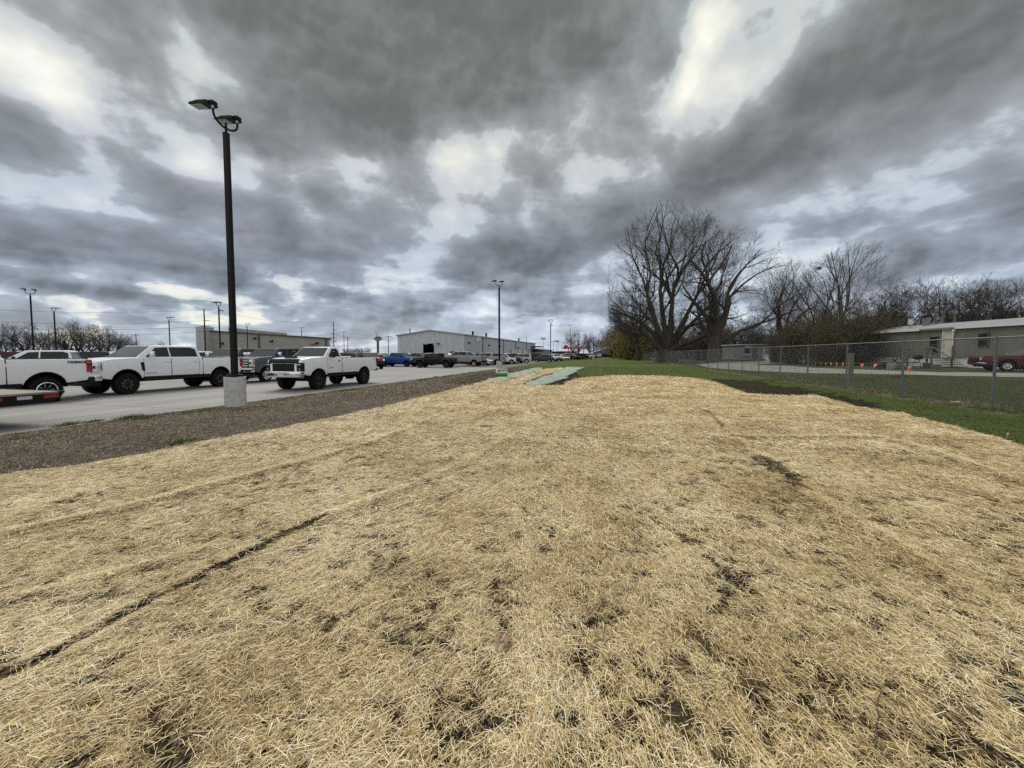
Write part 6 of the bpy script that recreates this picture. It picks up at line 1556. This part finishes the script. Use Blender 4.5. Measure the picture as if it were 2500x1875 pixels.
def clump(name, label, loc, size, n, stops, seed, cat='shrub', group=None, leaf=.05, shape=1.0, twigs=120, droop=0.0):
    """a bush: many thin stems with small leaves and buds along them"""
    r = random.Random(seed); g = empty(name, loc, label=label, cat=cat, group=group); segs = []; lv = []
    for i in range(twigs):
        a = r.uniform(0, 2*math.pi); t = abs(r.gauss(0, .5)); L = r.uniform(.6, 1.05)
        p = Vector((r.gauss(0, size[0]*.12), r.gauss(0, size[1]*.12), 0)); d = Vector((math.cos(a)*math.sin(t)*size[0]/size[2]*1.3, math.sin(a)*math.sin(t)*size[1]/size[2]*1.3, math.cos(t)))
        pts = [p]
        for k in range(6):
            d = d+Vector((r.gauss(0, .12), r.gauss(0, .12), r.gauss(0, .08)-droop*k*.12)); pts.append(pts[-1]+d*size[2]*L/6)
        segs.append((pts, [.022*size[2]/3*(1-.13*k) for k in range(7)]))
        for k in range(1, 7):
            for j in range(2):
                e = Vector((r.gauss(0, 1), r.gauss(0, 1), r.gauss(.3, 1)-droop*2)).normalized()*size[2]*r.uniform(.06, .18); q = pts[k]; segs.append(([q, q+e*.5+Vector((0, 0, .02)), q+e], [.010, .008, .005])); lv.append((q, e))
    v, f = tubes_np(segs, 3); mesh_np('stems', v, f, TWIGR, g)
    lvq = np.array([[*q, *e] for q, e in lv]); idx = rng.integers(0, len(lvq), n); base = lvq[idx, :3]+lvq[idx, 3:]*rng.uniform(0, 1.25, (n, 1))+rng.normal(0, leaf*1.3, (n, 3))
    A = rng.normal(0, 1, (n, 3)); A /= np.linalg.norm(A, axis=1)[:, None]; B = np.cross(A, rng.normal(0, 1, (n, 3))); B /= np.linalg.norm(B, axis=1)[:, None]
    s = leaf*rng.uniform(.5, 1.2, (n, 1)); V = np.stack([base-A*s, base+B*s*.45, base+A*s, base-B*s*.45], 1).reshape(-1, 3); V[:, 2] = np.maximum(V[:, 2], .02)
    mesh_np('foliage', V, np.arange(n*4).reshape(-1, 4), mat_blades(name+'_leaf', stops), g); return g
def dense_wood():
    def pos(px, Y): X = (px-1250)/FPX*Y; return (X, Y, H(X, Y))
    # the great multi stemmed tree
    f = [(R(-90), 1.10, .24, .30, .75), (R(-95), .80, .32, .28, .95), (R(-75), .55, .36, .28, 1), (R(-110), .36, .38, .30, 1), (R(10), .10, .40, .34, 1), (R(180), .18, .40, .32, 1), (R(80), .28, .40, .30, 1), (R(100), .52, .38, .28, 1), (R(80), .78, .34, .26, .9), (R(-20), .40, .36, .26, 1), (R(95), 1.05, .30, .24, .85)]
    s = grow(101, 27.3, 1.75, f, spread=.46, depth=6, up=.22, first=.085, twig=.028, crook=.15, budget=40000, dens=.7, rx=.40)
    tree('bare_tree', 'towering bare tree with many stems splitting from one short thick trunk', s, pos(1627, 66), nthick=8)
    f = [(R(-80), .40, .30, .5, 1), (R(60), .18, .38, .6, 1), (R(85), .45, .38, .55, 1), (R(95), .75, .38, .5, .8), (R(100), 1.05, .34, .42, .7), (R(180), .3, .3, .45, .9), (R(-95), .8, .20, .4, .8)]
    s = grow(102, 20.8, .95, f, spread=.42, depth=6, up=.18, first=.20, twig=.026, crook=.15, budget=26000, dens=.65, rx=.42, ex=3.0)
    tree('bare_tree', 'wide spreading bare tree leaning right, second from the great multi stemmed one', s, pos(1742, 60), nthick=8)
    f = [(R(-90), 1.15, .30, .45, .8), (R(-60), .6, .30, .5, 1), (R(90), .5, .28, .5, 1), (R(0), .2, .34, .6, 1), (R(-100), .8, .30, .45, .9), (R(85), .9, .24, .4, .8), (R(180), .4, .28, .5, 1), (R(-80), .35, .32, .5, 1)]
    s = grow(103, 18.5, .55, f, spread=.50, depth=5, up=.16, first=.22, twig=.028, crook=.17, budget=22000)
    tree('bare_tree', 'small bare tree on the lawn side of the fence with low branches reaching left', s, pos(1556, 92), nthick=8)
    # young upright trees
    f = fk(1, 6, .12, .42, .34, .6)
    up1 = grow(104, 14.2, .24, f, spread=.34, depth=5, up=.35, first=.26, twig=.013, crook=.10, lean=(.12, 0), budget=14000, dens=.8)
    tree('bare_tree', 'slender bare tree swept to the right above the olive bushes', up1, pos(2040, 45), rz=.0, mats=(BARK, TWIGR))
    f = fk(2, 6, .15, .5, .33, .6); up2 = grow(105, 13.6, .24, f, spread=.42, depth=5, up=.3, first=.22, twig=.013, crook=.12, budget=12000, dens=.7)
    tree('bare_tree', 'thin bare tree with a dark bird nest, left of the swept slender one', up2, pos(1985, 50), mats=(BARK, TWIGR))
    tree('bare_tree', 'thin bare tree standing right of the wide spreading one', grow(106, 15.5, .28, fk(3, 6, .2, .6, .33, .6), spread=.48, depth=5, up=.3, first=.2, twig=.015, budget=13000), pos(1905, 58), mats=(BARK, TWIGR))
    # nest
    nb = MB(); r = random.Random(2)
    for k in range(120):
        a = r.uniform(0, 6.28); q = r.uniform(0, 6.28); p = Vector((.12*math.cos(a), .12*math.sin(a), r.uniform(-.15, .15))); nb.tube([p, p+Vector((math.cos(q), math.sin(q), r.uniform(-.9, .9)))*.22], .012, 3, caps=False)
    p = atY(2000, 50, 655); nb.build('bird_nest', TWIG, fix=False, label='dark twig bird nest high in a thin bare tree', cat='nest').location = p
    # prototypes for the wood behind
    pr = []
    for i in range(5):
        f = fk(20+i, 7, .2, .85, .27, .5, .6); s = grow(200+i, 13, .38, f, spread=.55, depth=5, up=.16, first=.20, twig=.026, crook=.17, budget=9000, dens=.7)
        pr.append(s)
    made = {}
    def wood(i, lab, px, Y, sc, grp, name='bare_tree', mats=(BARK, TWIG), rz=None):
        rz = rnd.uniform(0, 6.28) if rz is None else rz
        if i not in made: g = tree(name, lab, pr[i], pos(px, Y), grp, mats, sc, rz, 5); made[i] = g
        else: g = copy_tree(made[i]); g['label'] = lab; g['group'] = grp; g.location = pos(px, Y); g.rotation_euler = (0, 0, rz); g.scale = (sc,)*3
        if 'group' in g and not grp: del g['group']
        g.scale.z *= rnd.uniform(.92, 1.08); return g
    r = random.Random(31)
    gR = 'bare trees of the wood behind the mobile homes'
    lab = 'bare tree of the brown wood behind the mobile homes'
    for i, (px, py, Y) in enumerate(((2070, 700, 75), (2110, 705, 70), (2150, 690, 68), (2195, 700, 66), (2250, 676, 62), (2300, 672, 60), (2350, 690, 62), (2395, 700, 66), (2440, 690, 60), (2480, 696, 58), (2530, 690, 60), (2600, 690, 60), (2690, 690, 62))):
        wood(i % 5, lab, px, Y, ((865-py)/FPX*Y+1.2)/13.0, gR)
    for i in range(34):
        px = 1660+i*27+r.uniform(-9, 9); Y = r.uniform(80, 120); wood(r.randrange(5), lab, px, Y, r.uniform(.75, 1.0)*(1.15 if px < 2000 else .95), gR)
    for i in range(26):
        px = 1500+i*22+r.uniform(-6, 6); Y = r.uniform(110, 170); wood(r.randrange(5), lab, px, Y, r.uniform(.75, .95), gR)
    # left tree row
    gL = 'bare trees in the row beyond the left of the lot'
    for i, (px, py) in enumerate(((-60, 790), (-20, 792), (12, 800), (35, 790), (62, 786), (80, 800), (105, 792), (125, 800), (148, 805), (168, 783), (190, 780), (205, 800), (225, 790), (245, 785), (262, 798), (282, 802), (300, 805), (322, 812))):
        Y = 150+r.uniform(-10, 10); wood(i % 5, 'bare tree in the left row behind the lot', px, Y, ((865-py)/FPX*Y+1.7)/13.0, gL)
    wood(2, 'small rounded bare tree right of the left tree row', 388, 165, .62, None)
    wood(1, 'pale bare tree just right of the tan building', 803, 150, .66, None)
    wood(3, 'budding tree behind the red fuel canopy, left of the pair', 1398, 330, 1.75, None)
    wood(4, 'larger budding tree behind the red fuel canopy', 1412, 320, 1.85, None)
    for i, px in enumerate((1440, 1452, 1470, 1482, 1495, 1508)): wood(i % 5, 'bare tree closing the far end of the road', px, 240-i*9, 1.15+.1*(i % 2), 'bare trees at the far end of the road')
    for i in range(16): wood(i % 5, 'low bare tree on the far horizon left of the shed', 845+i*7 if i < 9 else 640+i*9, 300, .55, 'low trees on the horizon behind the lot')
    # yellow green willow
    def willow(lab, px, Y, ht, w, seed, n):
        clump('willow_tree', lab, pos(px, Y), (w, w, ht), n, [(0, (.15, .14, .03)), (.5, (.30, .26, .05)), (1, (.44, .37, .09))], seed, cat='tree', leaf=.16, twigs=190, droop=.55, group=None)
    willow('yellow green willow glowing behind the left side of the great tree', 1548, 105, 16.0, 7.5, 3, 52000)
    willow('lower yellow willow behind the trunk of the great tree', 1700, 95, 8.5, 4.5, 4, 16000)
    # olive brush
    OL = [(0, (.045, .038, .016)), (.6, (.095, .083, .030)), (1, (.16, .145, .06))]
    for i, (px, Y, h, w) in enumerate(((1935, 42, 4.3, 2.6), (1985, 40, 4.6, 2.6), (2035, 38, 4.9, 2.5), (2085, 38, 4.9, 2.6), (2125, 38, 4.8, 2.6), (2160, 37.5, 4.7, 2.3), (1900, 48, 3.8, 2.6), (2010, 36, 3.9, 2.2), (2100, 36.5, 3.6, 2.0))):
        clump('olive_bush', 'dense olive brown bush in the thicket left of the green mobile home', pos(px, Y), (w, w, h), 14000, OL, 50+i, group='olive brown bushes of the thicket', leaf=.05, twigs=150)
    BR = [(0, (.030, .024, .018)), (.6, (.055, .044, .032)), (1, (.085, .07, .05))]
    first = None
    for i in range(22):
        px = 1660+i*40+r.uniform(-15, 15); Y = r.uniform(72, 100)
        if i < 3: g = clump('brown_brush', 'low brown brush under the bare wood', pos(px, Y), (4.5, 3, 4.6), 7000, BR, 80+i, group='brown brush under the bare wood', leaf=.10, twigs=140); first = (first or [])+[g]
        else: g = copy_tree(first[i % 3]); g.location = pos(px, Y); g.rotation_euler = (0, 0, r.uniform(0, 6))
    # low brush by the far fence end
    for i, px in enumerate((1502, 1520, 1545, 1590, 1610)):
        g = copy_tree(first[i % 3]); g.location = pos(px, 140); g['label'] = 'low brown brush at the far end of the fence'; g['group'] = 'brush at the far end of the fence'
    # spruces in the left row
    def spruce(lab, px, Y, h, seed):
        g = empty('spruce_tree', pos(px, Y), label=lab, cat='tree'); b = MB(); b.tube([(0, 0, 0), (0, 0, h*.95)], [.22, .03], 6); b.build('trunk', BARK, g)
        n = 9000; t = rng.random(n)**.75; z = h*(.08+.92*t); tier = .65+.35*np.sin(z*7.5); rad = (1-t)*h*.27*tier*np.sqrt(rng.random(n))+.05; a = rng.uniform(0, 6.283, n)
        c = np.stack([np.cos(a)*rad, np.sin(a)*rad, z-rad*.28], 1); dr = np.stack([np.cos(a), np.sin(a), np.full(n, -.35)], 1)*.22; sd = np.stack([-np.sin(a), np.cos(a), np.zeros(n)], 1)*.06
        V = np.stack([c-sd, c+dr, c+sd], 1).reshape(-1, 3); mesh_np('crown', V, np.arange(n*3).reshape(-1, 3), mat_blades('spruce_needles', [(0, (.010, .018, .012)), (1, (.028, .045, .026))]), g)
    spruce('dark spruce tree standing in the left bare tree row', 160, 140, 6.5, 1); spruce('second darker spruce half hidden right of the first', 178, 143, 4.2, 2)
dense_wood()
